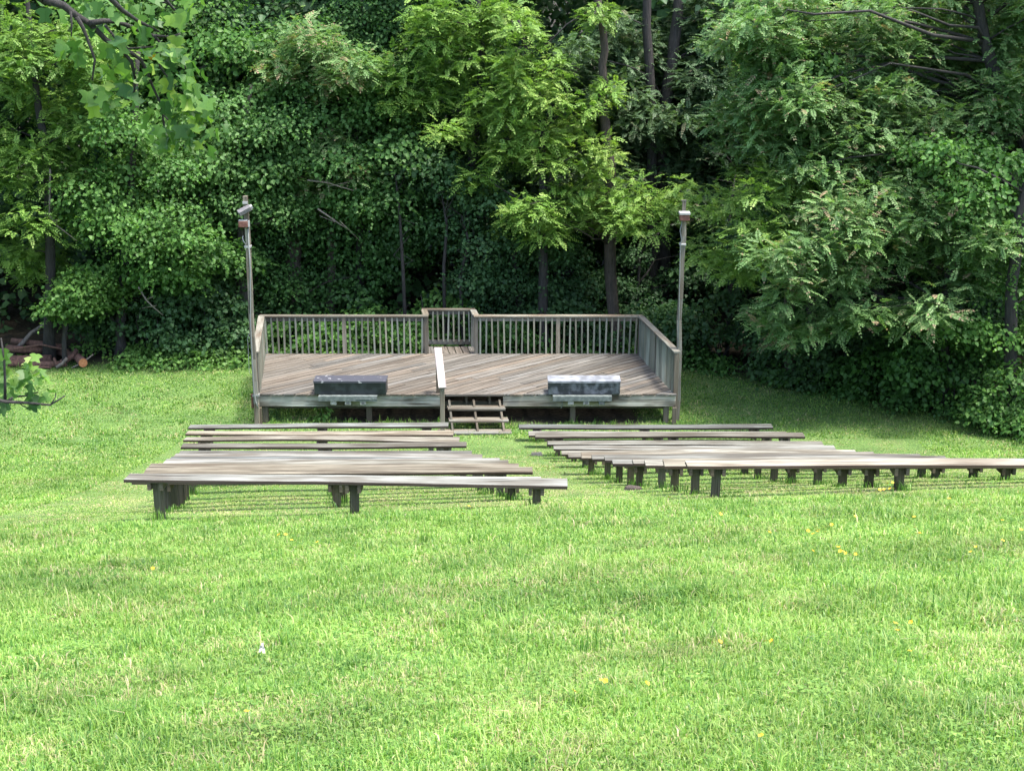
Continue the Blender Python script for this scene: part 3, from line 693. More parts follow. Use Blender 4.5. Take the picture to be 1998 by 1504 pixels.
def fronds(L, c, r, rz, n, length, npair, lw, ll, droop, tmean, tiptint=0.0):
    """pinnate compound leaves radiating from a layered pad"""
    az = RNG.uniform(0, 2 * np.pi, n)
    q = RNG.uniform(0, 1, n) ** .5 * .95
    el = RNG.normal(.18, .42, n)
    out = np.stack([np.cos(az), np.sin(az), np.zeros(n)], 1)
    org = c + out * (q * r)[:, None] * .75
    org[:, 2] += rz * (1 - q ** 2) * RNG.uniform(-.9, 1.3, n) - q ** 2 * rz * .5 + RNG.normal(0, .08, n)
    az2 = az + RNG.normal(0, .95, n)
    d = np.stack([np.cos(az2) * np.cos(el), np.sin(az2) * np.cos(el), np.sin(el)], 1)
    ln = length * RNG.uniform(.65, 1.2, n); dr = droop * RNG.uniform(.5, 1.4, n)
    side = unit(np.cross(d, np.array([0, 0, 1.]) + RNG.normal(0, .25, (n, 3))))
    ft = tmean + RNG.normal(0, .14, n) + .18 * (RNG.random() - .5)
    for k in range(npair + 1):
        s = .18 + .82 * k / npair
        p = org + d * (ln * s)[:, None]; p[:, 2] -= dr * ln * s * s
        tang = d.copy(); tang[:, 2] -= 2 * dr * s; tang = unit(tang)
        taper = math.sin(math.pi * min(1, .25 + .62 * s)) if k < npair else .9
        l = ll * taper * RNG.uniform(.8, 1.15, n)
        t = ft + RNG.normal(0, .07, n) + tiptint * (s > .7) * (RNG.random(n) < .25)
        if k == npair:
            L.diamond(p, p + tang * l[:, None], side, lw * np.ones(n), t); break
        for sg in (-1, 1):
            ld = unit(side * sg * .9 + tang * .5 + np.array([0, 0, -.22]) + RNG.normal(0, .12, (n, 3)))
            ls = unit(np.cross(ld, np.cross(side, tang)))
            L.diamond(p, p + ld * l[:, None], ls, lw * RNG.uniform(.8, 1.2, n), t)
def clump(L, c, r, rz, n, size, tmean, flat=.55, droop=.35):
    """broad leaves over a dome, upper faces out"""
    u = randunit(n); u[:, 2] = np.abs(u[:, 2]) * .9 - .25 * RNG.random(n)
    rad = RNG.uniform(.55, 1.05, n) ** .7
    p = c + u * np.array([r, r, rz]) * rad[:, None] + RNG.normal(0, .12 * r + .03, (n, 3))
    nr = unit(u * .5 + np.array([0, -.25, .7]) + RNG.normal(0, .5, (n, 3)))
    t = RNG.normal(size=(n, 3)); t[:, 2] -= droop * 2; t += u * .9
    t = unit(t - nr * np.sum(t * nr, 1, keepdims=True)); t[:, 2] -= droop * .6; t = unit(t)
    sd = unit(np.cross(nr, t)); sz = size * RNG.uniform(.45, 1.4, n)
    tt = tmean + RNG.normal(0, .17, n) + .22 * (RNG.random() - .5)
    L.add(p, p + t * sz[:, None], sd, sz * .42, tt)
    # loose shoots that stick out of the mass, leaves set along them
    m_ = int(n / 60) + 1; k = 9
    u = randunit(m_); u[:, 1] -= .35; u[:, 2] = u[:, 2] * .6 + .25; u = unit(u); ln = RNG.uniform(.2, .55, m_) * min(1, r + .3)
    for j in range(k):
        f = (j + 1) / k; q = c + u * np.array([r, r, rz]) * .85 + u * (ln * f)[:, None]; q[:, 2] -= .35 * ln * f * f
        d = unit(u * .6 + randunit(m_) * .8 + np.array([0, 0, -.25])); sd = unit(np.cross(d, np.array([0, 0, 1.]) + RNG.normal(0, .4, (m_, 3)))); sz = size * RNG.uniform(.5, 1.15, m_) * (1.1 - .5 * f)
        L.add(q, q + d * sz[:, None], sd, sz * .42, tmean + .1 + .2 * f + RNG.normal(0, .12, m_))
def limb(mb, a, b, r0, r1, bow=.25, n=6, lump=.06):
    a = Vector(a); b = Vector(b); pts = []; rad = []
    j = Vector((random.uniform(-1, 1), random.uniform(-1, 1), random.uniform(-.2, .8))) * (b - a).length * bow * .5
    for i in range(n):
        t = i / (n - 1); p = a.lerp(b, t) + j * math.sin(math.pi * t)
        if 0 < i < n - 1: p += Vector((random.uniform(-1, 1), random.uniform(-1, 1), random.uniform(-1, 1))) * .035 * (b - a).length
        pts.append(p); rad.append(r0 + (r1 - r0) * t)
    mb.tube(pts, rad, 6, lump=lump)
KIND = {  # species: kind of leaf, material, bark
    'walnut': ('frond', 'walnut', 'bark_dark'), 'ailanthus': ('frond', 'ailanthus', 'bark_dark'), 'dull': ('frond', 'ailanthus_dull', 'bark_dark'),
    'mid': ('clump', 'mid', 'bark_dark'), 'vine': ('clump', 'vine', 'bark'), 'dark': ('clump', 'dark_leaf', 'bark_dark')}
def tree(name, label, kind, trunk, pads, cat='tree', dens=1.0, tmean=.5, top=None, size=.12, tr=(.13, .05), bark=None, limbs=True, rmul=1.0, group=None):
    """trunk: list of world points; pads: list of (x,y,z,r,rz)"""
    ty, mat, bk = KIND[kind]
    trunk = [Vector(p) for p in trunk]
    root = empty(name, tuple(trunk[0])); tag(root, label, cat, group)
    pads = list(pads)
    if top:                                        # crown above the picture: shades the wood behind
        cx, cy, z0, z1, R, k = top
        for i in range(k):
            a = random.uniform(0, 6.28); q = R * math.sqrt(random.random())
            pads.append((cx + q * math.cos(a), cy + q * math.sin(a) * .7, random.uniform(z0, z1), random.uniform(.9, 1.4), .5, 'up'))
    lead = len(pads)
    for p in list(pads):                           # fuller crown: each layer has more foliage under and behind it
        if len(p) == 5:
            for q in range(2 if kind != 'walnut' else 1):
                pads.append((p[0] + p[3] * random.uniform(-.7, .7), p[1] + random.uniform(.3, 1.3), p[2] - p[3] * random.uniform(.2, .8), p[3] * random.uniform(.75, 1.05), p[4]))
    mb = MB(); rad = [tr[0] + (tr[1] - tr[0]) * i / (len(trunk) - 1) for i in range(len(trunk))]
    fine = []; fr = []
    for i in range(len(trunk) - 1):
        for q in range(4):
            t = q / 4; p = trunk[i].lerp(trunk[i + 1], t)
            if i + q: p += Vector((random.uniform(-1, 1), random.uniform(-1, 1), 0)) * .03
            fine.append(p); fr.append(rad[i] + (rad[i + 1] - rad[i]) * t)
    fine.append(trunk[-1]); fr.append(rad[-1]); fr[0] *= 1.35
    mb.tube(fine, fr, 9, lump=.05)
    if limbs:
        for p in pads[:lead]:
            c = Vector(p[:3]); cand = [q for q in fine[2:] if q.z < c.z - .1] or [fine[2]]
            q = min(cand, key=lambda q: (q - c).length + .4 * abs(c.z - q.z - 1.0))
            if (q - c).length < 9 and random.random() < .6: limb(mb, q, c, max(.012, .012 + .007 * (q - c).length), .006, .45)
    off = root.location; mb.v = [v - off for v in mb.v]
    mb.build('trunk', M[bark or bk], root)
    L = Leaves()
    for p in pads:
        up = len(p) > 5; r = p[3] * rmul; c = np.array(p[:3]); k = dens * (.4 if up else 1)
        if ty == 'frond':
            if up: fronds(L, c, r, p[4], int(34 * r * r + 8), .55, 5, .05, .16, .35, tmean)
            elif kind == 'walnut': fronds(L, c, r, p[4], int(k * (215 * r * r + 22)), .33, 6, .0195, .088, .30, tmean)
            else: fronds(L, c, r, p[4], int(k * (235 * r * r + 22)), .34, 7, .0185, .078, .26, tmean, .24)
        else:
            clump(L, c, r, p[4], int(k * (820 * r * r + 70) * (.12 / size) ** 1.6 if not up else 120 * r * r), size * random.uniform(.55, .88) if not up else .2, tmean + random.uniform(-.12, .12))
    L.build('crown', M[mat], root)
    return root
def P(px, py, Y, r, rz=None, jit=.0):
    x, y, z = at(px, py, Y + random.uniform(-jit, jit)); return (x, y, z, r, rz if rz else r * random.uniform(.4, .8))
def PP(lst, Y, r=1.0, jit=.7, rzk=.45):
    return [P(a, b, Y, (c[0] if c else r) * random.uniform(.85, 1.15), None, jit) for a, b, *c in lst]
def TR(pts, Y):
    """trunk through picture points at distance Y, rooted in the ground"""
    w_ = [at(a, b, Y) for a, b in pts]
    x, y = w_[0][0], w_[0][1]; return [(x, y, g1(x, y) - .15)] + [tuple(q) for q in w_[1:]]
def fillr(x0, x1, y0, y1, n, Y, r, jit=1.0, keep=None):
    out = []
    while len(out) < n:
        a, b = random.uniform(x0, x1), random.uniform(y0, y1)
        if keep is None or keep(a, b): out.append(P(a, b, Y, r * random.uniform(.8, 1.25), None, jit))
    return out
# --- left part of the wood edge
tree('walnut_tree', 'yellow green tree with tiered sprays at the far left edge of the wood', 'walnut', TR([(95, 700), (98, 420), (90, 300), (60, 120), (50, -60)], 31.8),
     PP([(30, 50), (110, 100), (20, 170), (95, 200), (60, 290), (10, 330), (110, 330), (55, 420), (15, 480), (70, 505), (140, 60), (165, 165), (150, 250), (40, 110), (-40, 250), (-50, 420), (-60, 90), (190, 90)], 31.6, .75), tmean=.55, top=(-11, 33.5, 8.5, 12, 3, 8))
tree('maple_tree', 'mid green broad leaved tree left of the stage with drooping tiers of foliage', 'mid', TR([(232, 705), (240, 560), (250, 420), (262, 240), (270, 100)], 32.0),
     PP([(260, 390), (335, 425), (215, 440), (300, 490), (160, 560, .55), (128, 592, .5), (195, 535, .6), (250, 335), (345, 345), (180, 385), (310, 280), (230, 260), (300, 540, .5), (380, 470, .6), (360, 540, .5), (275, 450)], 31.4, .8), tmean=.6, size=.13)
tree('young_maple', 'low bright spray of leaves on a thin leaning stem above the log pile', 'mid', TR([(122, 700), (125, 640), (135, 600), (150, 570)], 31.2),
     PP([(100, 610, .35), (150, 560, .5), (175, 580, .45), (130, 585, .4), (190, 555, .45), (160, 600, .4)], 31.0, .45, .3), tmean=.85, size=.12, tr=(.06, .03))
tree('leafy_tree', 'pale green tree directly behind the hanging branch at upper left', 'mid', TR([(330, 700), (335, 450), (330, 200), (330, 40)], 34.5),
     PP([(250, 25), (335, 55), (400, 25), (440, 90), (330, 150), (250, 115), (180, 230), (270, 220), (350, 240), (420, 190), (200, 30), (380, 320), (300, 320)], 34, .95), tmean=.62, size=.14, top=(-8.5, 36, 8.5, 13, 3, 10))
tree('vine_clad_tree', 'light green vine clad tree just left of the left lamp pole', 'vine', TR([(462, 700), (470, 520), (478, 420), (490, 330)], 33.4),
     PP([(430, 225), (470, 280), (425, 330), (400, 470, .7), (455, 400, .7), (470, 510, .7), (380, 590, .7), (440, 600, .7), (500, 190, .6), (525, 260, .6), (450, 340), (520, 340, .6), (540, 420, .6), (440, 540, .6)], 32.7, .75), tmean=.78, size=.13, tr=(.14, .06), bark='bark')
tree('shaded_tree', 'dark shaded tree with ivy on its trunk behind the pale green one', 'dark', TR([(515, 690), (512, 420), (520, 200), (525, 60), (530, -60)], 35.5),
     PP([(510, 20), (465, 60), (430, 130), (560, 40), (480, 130), (540, 110), (400, 60), (455, 20)], 35.2, .9), tmean=.6, size=.14, tr=(.24, .15), bark='bark_grey', top=(-6.5, 37, 8.5, 13, 3, 12))
# --- vine draped dome left of centre
tree('vine_draped_tree', 'broad tree draped in grapevine rising behind the left half of the stage', 'vine', TR([(640, 690), (650, 480), (640, 280), (625, 120)], 33.5),
     PP([(600, 70), (555, 110), (650, 115), (525, 180), (615, 170), (700, 175), (745, 150), (570, 245), (640, 235), (705, 240), (750, 220), (600, 315), (670, 320), (735, 310), (540, 320), (690, 390), (620, 390), (560, 390), (510, 260), (780, 300), (745, 390)], 32.8, .85, .9), tmean=.62, size=.125, dens=1.1)
tree('ailanthus_tree', 'olive tinged tree with compound leaves and bare twigs on top of the vine draped dome', 'ailanthus', TR([(700, 690), (705, 420), (690, 200), (680, 100)], 33.6),
     PP([(590, 60, .6), (630, 80, .6), (690, 120, .6), (650, 140, .5), (700, 330, .6), (650, 280, .55), (740, 130, .5), (540, 130, .5), (620, 350, .5)], 32.2, .55, .5), tmean=.72)
tree('thicket_tree', 'dim vine curtain hanging between bare trunks behind the left rear railing', 'vine', TR([(577, 680), (575, 540), (572, 480), (580, 430)], 33.6),
     PP([(545, 470), (640, 460), (690, 500), (620, 540), (560, 570), (680, 580), (740, 540), (760, 470), (800, 440), (540, 540), (520, 600), (610, 610), (720, 620)], 33.3, .75, .5), tmean=.30, size=.125, tr=(.22, .16), bark='bark')
tree('slim_tree', 'slender dark tree with vines hanging on it near the top centre left', 'vine', TR([(782, 660), (785, 480), (770, 300), (720, 100), (700, -40)], 34.6),
     PP([(680, 30), (740, 45), (720, 100), (790, 60), (790, 330), (830, 410), (760, 20), (820, 480)], 34.4, .8), tmean=.4, tr=(.11, .07), top=(-3, 36.5, 8.5, 13, 3, 12))
# --- bright sprays in the centre
tree('walnut_tree', 'bright yellow green tree with feathery sprays at the top centre of the wood', 'walnut', TR([(905, 690), (912, 420), (930, 240), (940, 100), (930, -60)], 33.0),
     PP([(880, 15), (955, 40), (830, 75), (785, 130), (870, 120), (935, 105), (840, 185), (780, 185), (920, 180), (830, 20), (990, 20), (900, 60)], 32.4, .72, .5), tmean=.58, top=(-1.5, 35, 8.5, 12, 3, 10))
tree('walnut_tree', 'bright yellow green feathery tree standing tallest behind the centre of the stage', 'walnut', TR([(1062, 690), (1058, 480), (1060, 330), (1050, 180), (1010, 40)], 31.9),
     PP([(1010, 50, .5), (1005, 115, .55), (1075, 125, .6), (965, 180, .6), (1065, 185), (1135, 205, .55), (1005, 215, .65), (1055, 255), (1130, 275, .55), (990, 290), (1070, 300), (1185, 290, .45), (930, 230, .5), (1190, 170, .4), (1165, 20, .45), (1160, 330, .4), (870, 255, .45), (930, 340, .5), (1020, 160, .6)], 31.4, .68, .5), tmean=.72)
tree('walnut_tree', 'brown trunked tree with low spreading yellow green boughs left of the right lamp pole', 'walnut', TR([(1206, 650), (1190, 480), (1194, 330), (1174, 210), (1178, 100), (1160, -80)], 32.0),
     PP([(1030, 400, .65), (1100, 380, .7), (1175, 385, .65), (1245, 380, .6), (1085, 450, .45), (1005, 425, .5), (1265, 440, .4), (1310, 405, .45), (1150, 420, .5), (1060, 430, .5), (1330, 370, .4), (1215, 425, .4)], 31.0, .6, .5), tmean=.68, tr=(.15, .075), bark='bark')
tree('ivy_tree', 'dark ivy covered mass behind the middle of the stage right of the landing', 'dark', TR([(1010, 690), (1012, 600), (1005, 500), (990, 420)], 32.6),
     PP([(960, 480), (1030, 470), (1085, 500), (985, 545), (1050, 560), (940, 550), (1100, 570), (1000, 600), (1060, 610), (920, 420), (890, 360), (840, 330), (960, 400), (870, 440), (1090, 610), (930, 610)], 32.5, .75, .4), tmean=.58, size=.115)
# --- dull wood right of centre
pads = fillr(1080, 1460, 0, 380, 30, 34.3, .8, 1.2)
tree('ailanthus_tree', 'dull grey green tree with paired dark trunks behind the right half of the stage', 'dull', TR([(1300, 690), (1298, 480), (1290, 300), (1310, 120), (1330, -40)], 34.4), pads, tmean=.55, tr=(.2, .12), top=(5, 36.5, 8.5, 13, 3, 12))
tree('ailanthus_tree', 'straight dark trunked tree close beside the paired trunks right of centre', 'dull', TR([(1276, 680), (1275, 480), (1272, 300), (1265, 100), (1262, -80)], 34.0), PP([(1240, 250), (1330, 230), (1400, 290), (1290, 330), (1200, 330), (1420, 380), (1360, 400), (1130, 90), (1200, 40)], 33.6, .7), tmean=.6, tr=(.15, .1))
tree('sapling', 'small dark sapling in the shade between the brown trunk and the right lamp pole', 'dark', TR([(1240, 640), (1242, 570), (1248, 500)], 33.0),
     PP([(1240, 500, .5), (1200, 560, .6), (1270, 560, .6), (1240, 600, .7), (1150, 560, .7), (1300, 600, .6), (1350, 540, .7), (1400, 480, .8), (1430, 420, .8)], 33.3, .7), tmean=.5, size=.11, tr=(.05, .03))
# --- right part of the wood edge, nearer
tree('ailanthus_tree', 'large olive green tree with pinkish new leaves filling the upper right corner', 'ailanthus', TR([(2075, 760), (2050, 480), (2000, 280), (1930, 120), (1900, -30)], 28.8),
     fillr(1480, 2080, -40, 330, 60, 28.9, .72, 1.1, keep=lambda a, b: b < 330 - (1998 - a) * .08) + PP([(1470, 40, .4), (1510, 50, .5), (1480, 260, .45), (1530, 280, .5), (1560, 200, .5), (1560, 330, .5), (1620, 320, .5), (1700, 330, .5), (1650, 380, .5)], 28.0, .5), tmean=.62, tr=(.2, .1), top=(12, 29, 8.5, 12, 3.5, 12))
tree('vine_clad_tree', 'column of mid green vine leaves at the left edge of the large right tree', 'vine', TR([(1545, 740), (1540, 420), (1510, 230), (1515, 110)], 29.6),
     PP([(1505, 100, .45), (1520, 150, .5), (1500, 195, .45), (1560, 110, .5), (1580, 170, .5), (1545, 220, .4), (1600, 130, .5), (1640, 230, .6), (1590, 260, .5)], 29.0, .5, .4), tmean=.75, size=.12)
tree('box_elder_tree', 'yellow green drooping tree on the right beside the right lamp pole', 'walnut', TR([(1600, 730), (1580, 560), (1540, 430), (1500, 340)], 29.2),
     PP([(1420, 400, .5), (1480, 370, .6), (1540, 360, .6), (1450, 450, .55), (1520, 440, .6), (1400, 500, .45), (1440, 530, .4), (1580, 420, .6), (1500, 500, .5), (1600, 340, .5), (1500, 330, .45), (1550, 500, .5)], 27.9, .55, .5), tmean=.72)
tree('ailanthus_tree', 'low leaning tree with bare grey twigs and drooping olive leaves over the right shrubs', 'ailanthus', TR([(1850, 760), (1840, 620), (1860, 500), (1960, 360), (2040, 300)], 27.6),
     PP([(1520, 480, .45), (1590, 470, .55), (1660, 450, .6), (1730, 460, .6), (1800, 430, .6), (1560, 540, .4), (1640, 530, .5), (1500, 620, .4), (1560, 640, .45), (1620, 625, .45), (1690, 600, .45), (1760, 610, .5), (1830, 600, .5), (1890, 540, .5), (1860, 480, .5), (1700, 390, .6), (1620, 400, .5), (1780, 360, .6), (1870, 400, .6), (1930, 460, .6), (1700, 530, .4)], 26.4, .5, .7), tmean=.62, tr=(.13, .06))
tree('leafy_tree', 'mid green tree with dark limbs at the right edge of the picture', 'mid', TR([(1985, 800), (1970, 600), (1990, 420), (2030, 250)], 26.4),
     PP([(1960, 330), (1900, 380), (1990, 440), (1930, 520), (1985, 560), (1880, 640), (1960, 660), (2030, 520), (1840, 300), (1900, 300), (2050, 380), (1990, 740, .5), (2060, 640)], 26.6, .6, .7), tmean=.62, size=.125, tr=(.14, .08), top=(11, 27.5, 8.4, 11, 2.5, 8))
tree('dark_tree', 'dark foliage filling the hollow between the right shrubs and the large right tree', 'dark', TR([(1720, 760), (1715, 560), (1700, 420), (1680, 250)], 30.0),
     fillr(1480, 1990, 250, 700, 34, 30.2, .8, .8), tmean=.55, size=.125, tr=(.15, .08))
# --- shrubs along the wood edge
def shrub(name, label, kind, px, py, Y, r, h, tmean=.5, n=10, size=.1, dens=1.0, squash=.5, group=None):
    x, y, _ = at(px, py, Y); z = g1(x, y)
    root = empty(name, (x, y, z)); tag(root, label, 'shrub', group)
    mb = MB()
    for i in range(9):
        a = random.uniform(0, 6.28); q = r * random.uniform(.3, .9)
        limb(mb, (random.uniform(-.1, .1), random.uniform(-.1, .1), -.05), (q * math.cos(a), q * math.sin(a) * squash, h * random.uniform(.4, .85)), .018, .006, .3, 5)
    mb.build('stem', M['bark_dark'], root)
    L = Leaves()
    for i in range(n):
        a = random.uniform(0, 6.28); q = math.sqrt(random.random()); zz = h * random.uniform(.12, .8) * (1.05 - .45 * q * q)
        rr = random.uniform(.3, .5) * min(1, .5 + .3 * h)
        clump(L, np.array([x + r * q * math.cos(a), y + r * q * math.sin(a) * squash, z + zz]), rr, rr * .7, int(dens * 260 * rr * rr * (.1 / size) ** 1.6 * 2.2) + 20, size, tmean)
    L.build('foliage', M[KIND[kind][1]], root)
    return root
shrub('shrub', 'dark bramble thicket left of the stage right behind the leafy lawn edge', 'dark', 300, 700, 32.2, 2.0, 1.9, .72, 34)
shrub('shrub', 'dark low bush between the log pile and the bramble thicket', 'dark', 235, 690, 32.6, .9, 1.5, .7, 16)
shrub('shrub', 'tangled dark bush against the left lamp pole behind the lawn edge', 'dark', 430, 705, 32.2, 1.1, 2.0, .75, 20)
shrub('shrub', 'mid green bush with light leaves behind the left half of the rear railing', 'mid', 590, 660, 32.3, 1.3, 1.45, .55, 22)
shrub('shrub', 'leafy green bush behind the rear railing left of the landing', 'mid', 745, 660, 32.2, 1.2, 1.5, .62, 22)
shrub('shrub', 'bright green bush directly behind the rear landing of the stage', 'mid', 890, 655, 32.7, 1.0, 1.85, .75, 22)
shrub('shrub', 'green bush behind the right rear railing next to the landing', 'mid', 985, 660, 32.2, 1.0, 1.3, .5, 18)
shrub('shrub', 'dim dark green bush at the foot of the brown trunk behind the rear railing', 'dark', 1140, 650, 32.6, 1.5, 1.6, .72, 24)
shrub('shrub', 'dark undergrowth bush between the rear railing corner and the right lamp pole', 'dark', 1280, 660, 32.4, 1.2, 1.6, .72, 20)
shrub('shrub', 'broad dark green bush just right of the right lamp pole', 'dark', 1400, 720, 31.6, 1.4, 2.0, .68, 28)
shrub('shrub', 'low dark bush left of the right hand thicket by the bare soil', 'dark', 1560, 740, 29.9, 1.0, 1.7, .95, 22)
shrub('shrub', 'dark leafy bush in the middle of the right hand thicket', 'dark', 1650, 752, 29.1, 1.1, 1.9, .95, 26)
shrub('shrub', 'dark shrub under the low leaning tree on the right', 'mid', 1740, 768, 28.3, 1.1, 1.9, .2, 26)
shrub('shrub', 'mid green bush beneath the twiggy tree near the right edge', 'mid', 1840, 780, 27.5, 1.1, 1.9, .3, 28)
shrub('shrub', 'rounded light green bush at the far right edge of the lawn', 'mid', 1980, 812, 26.2, .9, 1.25, .6, 30, size=.085, dens=1.2)
# --- low plants along the lawn edge: nobody could count them
L = Leaves(); n = 0
for i in range(420):
    x = random.uniform(-12, 12); e = float(edge_y(x)); y = e + random.uniform(-.15, 1.3)
    if -5.8 < x < 3.4 and y < 31.3: y += .8
    if -12 < x < -9.25 and (y < 32 or random.random() < .7): continue
    if 4.4 < x < 5.6 and random.random() < .5: continue
    hgt = random.uniform(.08, .5) * (1 if x > 0 else .8); r = random.uniform(.2, .42)
    clump(L, np.array([x, y, g1(x, y) + hgt * .5]), r, hgt * .7, int(330 * r * r + 15), .085, .85 if x < -2 else .4)
o = L.build('undergrowth', M['mid'], None); tag(o, 'low leafy weeds and brambles along the edge of the wood', 'undergrowth', kind='stuff')
# --- the wood beyond: one dim mass
L = Leaves()
for i in range(1700):
    x = random.uniform(-26, 26); y = random.uniform(35, 49); z = random.uniform(.2, 13)
    if x > 8: y = random.uniform(31.5, 48)
    clump(L, np.array([x, y, z]), random.uniform(1.0, 1.7), random.uniform(.6, 1.1), 170, .24, .5)
for i in range(240):       # crowns at both sides of the lawn, outside the picture
    s = random.choice((-1, 1)); y = random.uniform(18, 36); x = s * (random.uniform(15, 22) if s > 0 else random.uniform(17, 25)); z = random.uniform(.5, 11) + g1(x, y)
    clump(L, np.array([x, y, z]), random.uniform(1.0, 1.7), random.uniform(.6, 1.1), 90, .26, .5)
o = L.build('woodland', M['dark_leaf'], None); tag(o, 'dim dense woodland filling the gaps behind the front trees', 'woodland', kind='stuff')

# ------------------------------------------------------------------ tulip tree at the left, its boughs hang into the picture
def hit(px, py):
    r = ray(px, py); lo, hi = 1.0, 120.0
    for t in np.arange(2, 120, .25):
        p = r * t
        if H + p[2] < g1(p[0], p[1]): hi = t; lo = t - .25; break
    for _ in range(20):
        m_ = (lo + hi) / 2; p = r * m_
        if H + p[2] < g1(p[0], p[1]): hi = m_
        else: lo = m_
    p = r * hi; return np.array([p[0], p[1], g1(p[0], p[1])])
tx, ty_ = -6.4, 8.0
tul = empty('tulip_tree', (tx, ty_, g1(tx, ty_))); tag(tul, 'near tree whose boughs of large lobed leaves hang into the upper left and left edge', 'tree')
mb = MB()
zg = g1(tx, ty_)
mb.tube([(tx, ty_, zg - .2), (tx + .02, ty_, zg + 1.5), (tx - .03, ty_ + .03, zg + 4), (tx + .05, ty_, zg + 7), (tx, ty_ + .1, zg + 11)], [.34, .24, .21, .15, .07], 14, lump=.03)
def bough(pts, r0, r1, Y0, Y1):
    w_ = []
    for i, p in enumerate(pts):
        t = i / (len(pts) - 1)
        w_.append(tuple(at(p[0], p[1], Y0 + (Y1 - Y0) * t)))
    mb.tube(w_, [r0 + (r1 - r0) * i / (len(w_) - 1) for i in range(len(w_))], 7, lump=.06)
    return w_
q0 = at(85, -2, 8.8)
mb.tube([(tx, ty_, 9.6), (-5.2, 8.3, 9.5), (-4.0, 8.6, 8.95), tuple(q0)], [.10, .07, .045, .03], 9, lump=.04)
bough([(85, -2), (125, 12), (150, 32), (175, 46), (207, 78), (235, 95), (257, 122), (264, 156)], .028, .008, 8.8, 9.1)
bough([(175, 46), (200, 42), (225, 42), (250, 50), (270, 60), (300, 70), (335, 73), (352, 66)], .020, .006, 8.9, 9.2)
bough([(190, -30), (217, 0), (240, 22), (270, 42), (310, 62)], .022, .008, 8.7, 9.1)
bough([(150, 34), (162, 55), (170, 75), (185, 117), (180, 157)], .014, .006, 8.85, 8.9)
bough([(138, 22), (140, 50), (139, 72)], .008, .004, 8.8, 8.8)
bough([(300, 70), (322, 95), (350, 120), (368, 140)], .010, .005, 9.1, 9.3)
bough([(235, 95), (258, 105), (275, 117), (286, 140), (295, 162), (315, 207), (321, 252), (334, 266)], .014, .005, 9.0, 9.3)
bough([(307, 100), (312, 130), (322, 145), (345, 170)], .008, .004, 9.1, 9.2)
bough([(320, 225), (335, 242), (345, 230)], .006, .004, 9.2, 9.2)
bough([(205, 50), (225, 75), (250, 95), (300, 92)], .010, .004, 8.9, 9.1)
bough([(264, 156), (262, 180), (272, 195)], .008, .004, 9.1, 9.1)
bough([(300, -30), (330, 8), (350, 30)], .012, .005, 9.0, 9.2)
# lower twig
q1 = at(-20, 778, 8.3)
mb.tube([(tx, ty_, 6.9), (-5.4, 8.1, 6.5), (-4.3, 8.2, 6.0), tuple(q1)], [.05, .036, .024, .015], 8, lump=.05)
bough([(-20, 778), (12, 784), (40, 785), (66, 787), (97, 790), (108, 784), (127, 772)], .013, .004, 8.3, 8.5)
bough([(18, 780), (28, 774), (52, 772), (74, 765)], .009, .004, 8.35, 8.45)
bough([(100, 788), (108, 775), (109, 767)], .004, .003, 8.4, 8.45)
bough([(36, 785), (45, 792), (55, 796)], .004, .003, 8.4, 8.4)
bough([(10, 784), (10, 750), (8, 700), (2, 660)], .010, .005, 8.35, 8.3)
bough([(54, 770), (58, 760), (58, 752)], .005, .003, 8.4, 8.4)
off = tul.location; mb.v = [v - off for v in mb.v]; mb.build('trunk', M['bark_dark'], tul)
OUT = np.array([(0, 0), (.15, -.06), (.36, -.02), (.60, .16), (.38, .30), (.29, .40), (.47, .76), (.17, .74), (0, .66)])
class Tulip(Leaves):
    def leaf(s, p, size, az, hang, roll, tint):
        # t: direction to the tip, n: upper face
        t = np.array([math.cos(az) * math.cos(hang), math.sin(az) * math.cos(hang), -math.sin(hang)])
        sd = np.array([-math.sin(az), math.cos(az), 0]); n = np.cross(t, sd); n *= 1 if n[2] > 0 else -1
        sd2 = sd * math.cos(roll) + n * math.sin(roll); n2 = np.cross(t, sd2); n2 *= 1 if n2[2] > 0 else -1
        fold = RNG.uniform(.1, .6); curl = RNG.uniform(-.15, .55)
        V = []
        for sg in (1, -1):
            for x, y in OUT: V.append(p + size * (sd2 * sg * x * (1 - .3 * fold) + t * y + n2 * (fold * abs(x) * .8 - curl * y * y)))
        m_ = s.n; k = len(OUT)
        a = np.arange(k)
        # fan of quads so that the lobes bend
        for o_, rev in ((0, False), (k, True)):
            for f in ((0, 1, 2, 3), (0, 3, 4, 8), (8, 4, 5, 7), (7, 5, 6, 6)):
                f = np.array(f) + m_ + o_
                s.F.append(f[::-1][None] if rev else f[None])
        s.V.append(np.array(V)); s.T.append(np.full(2 * k, tint)); s.n += 2 * k
T = Tulip()
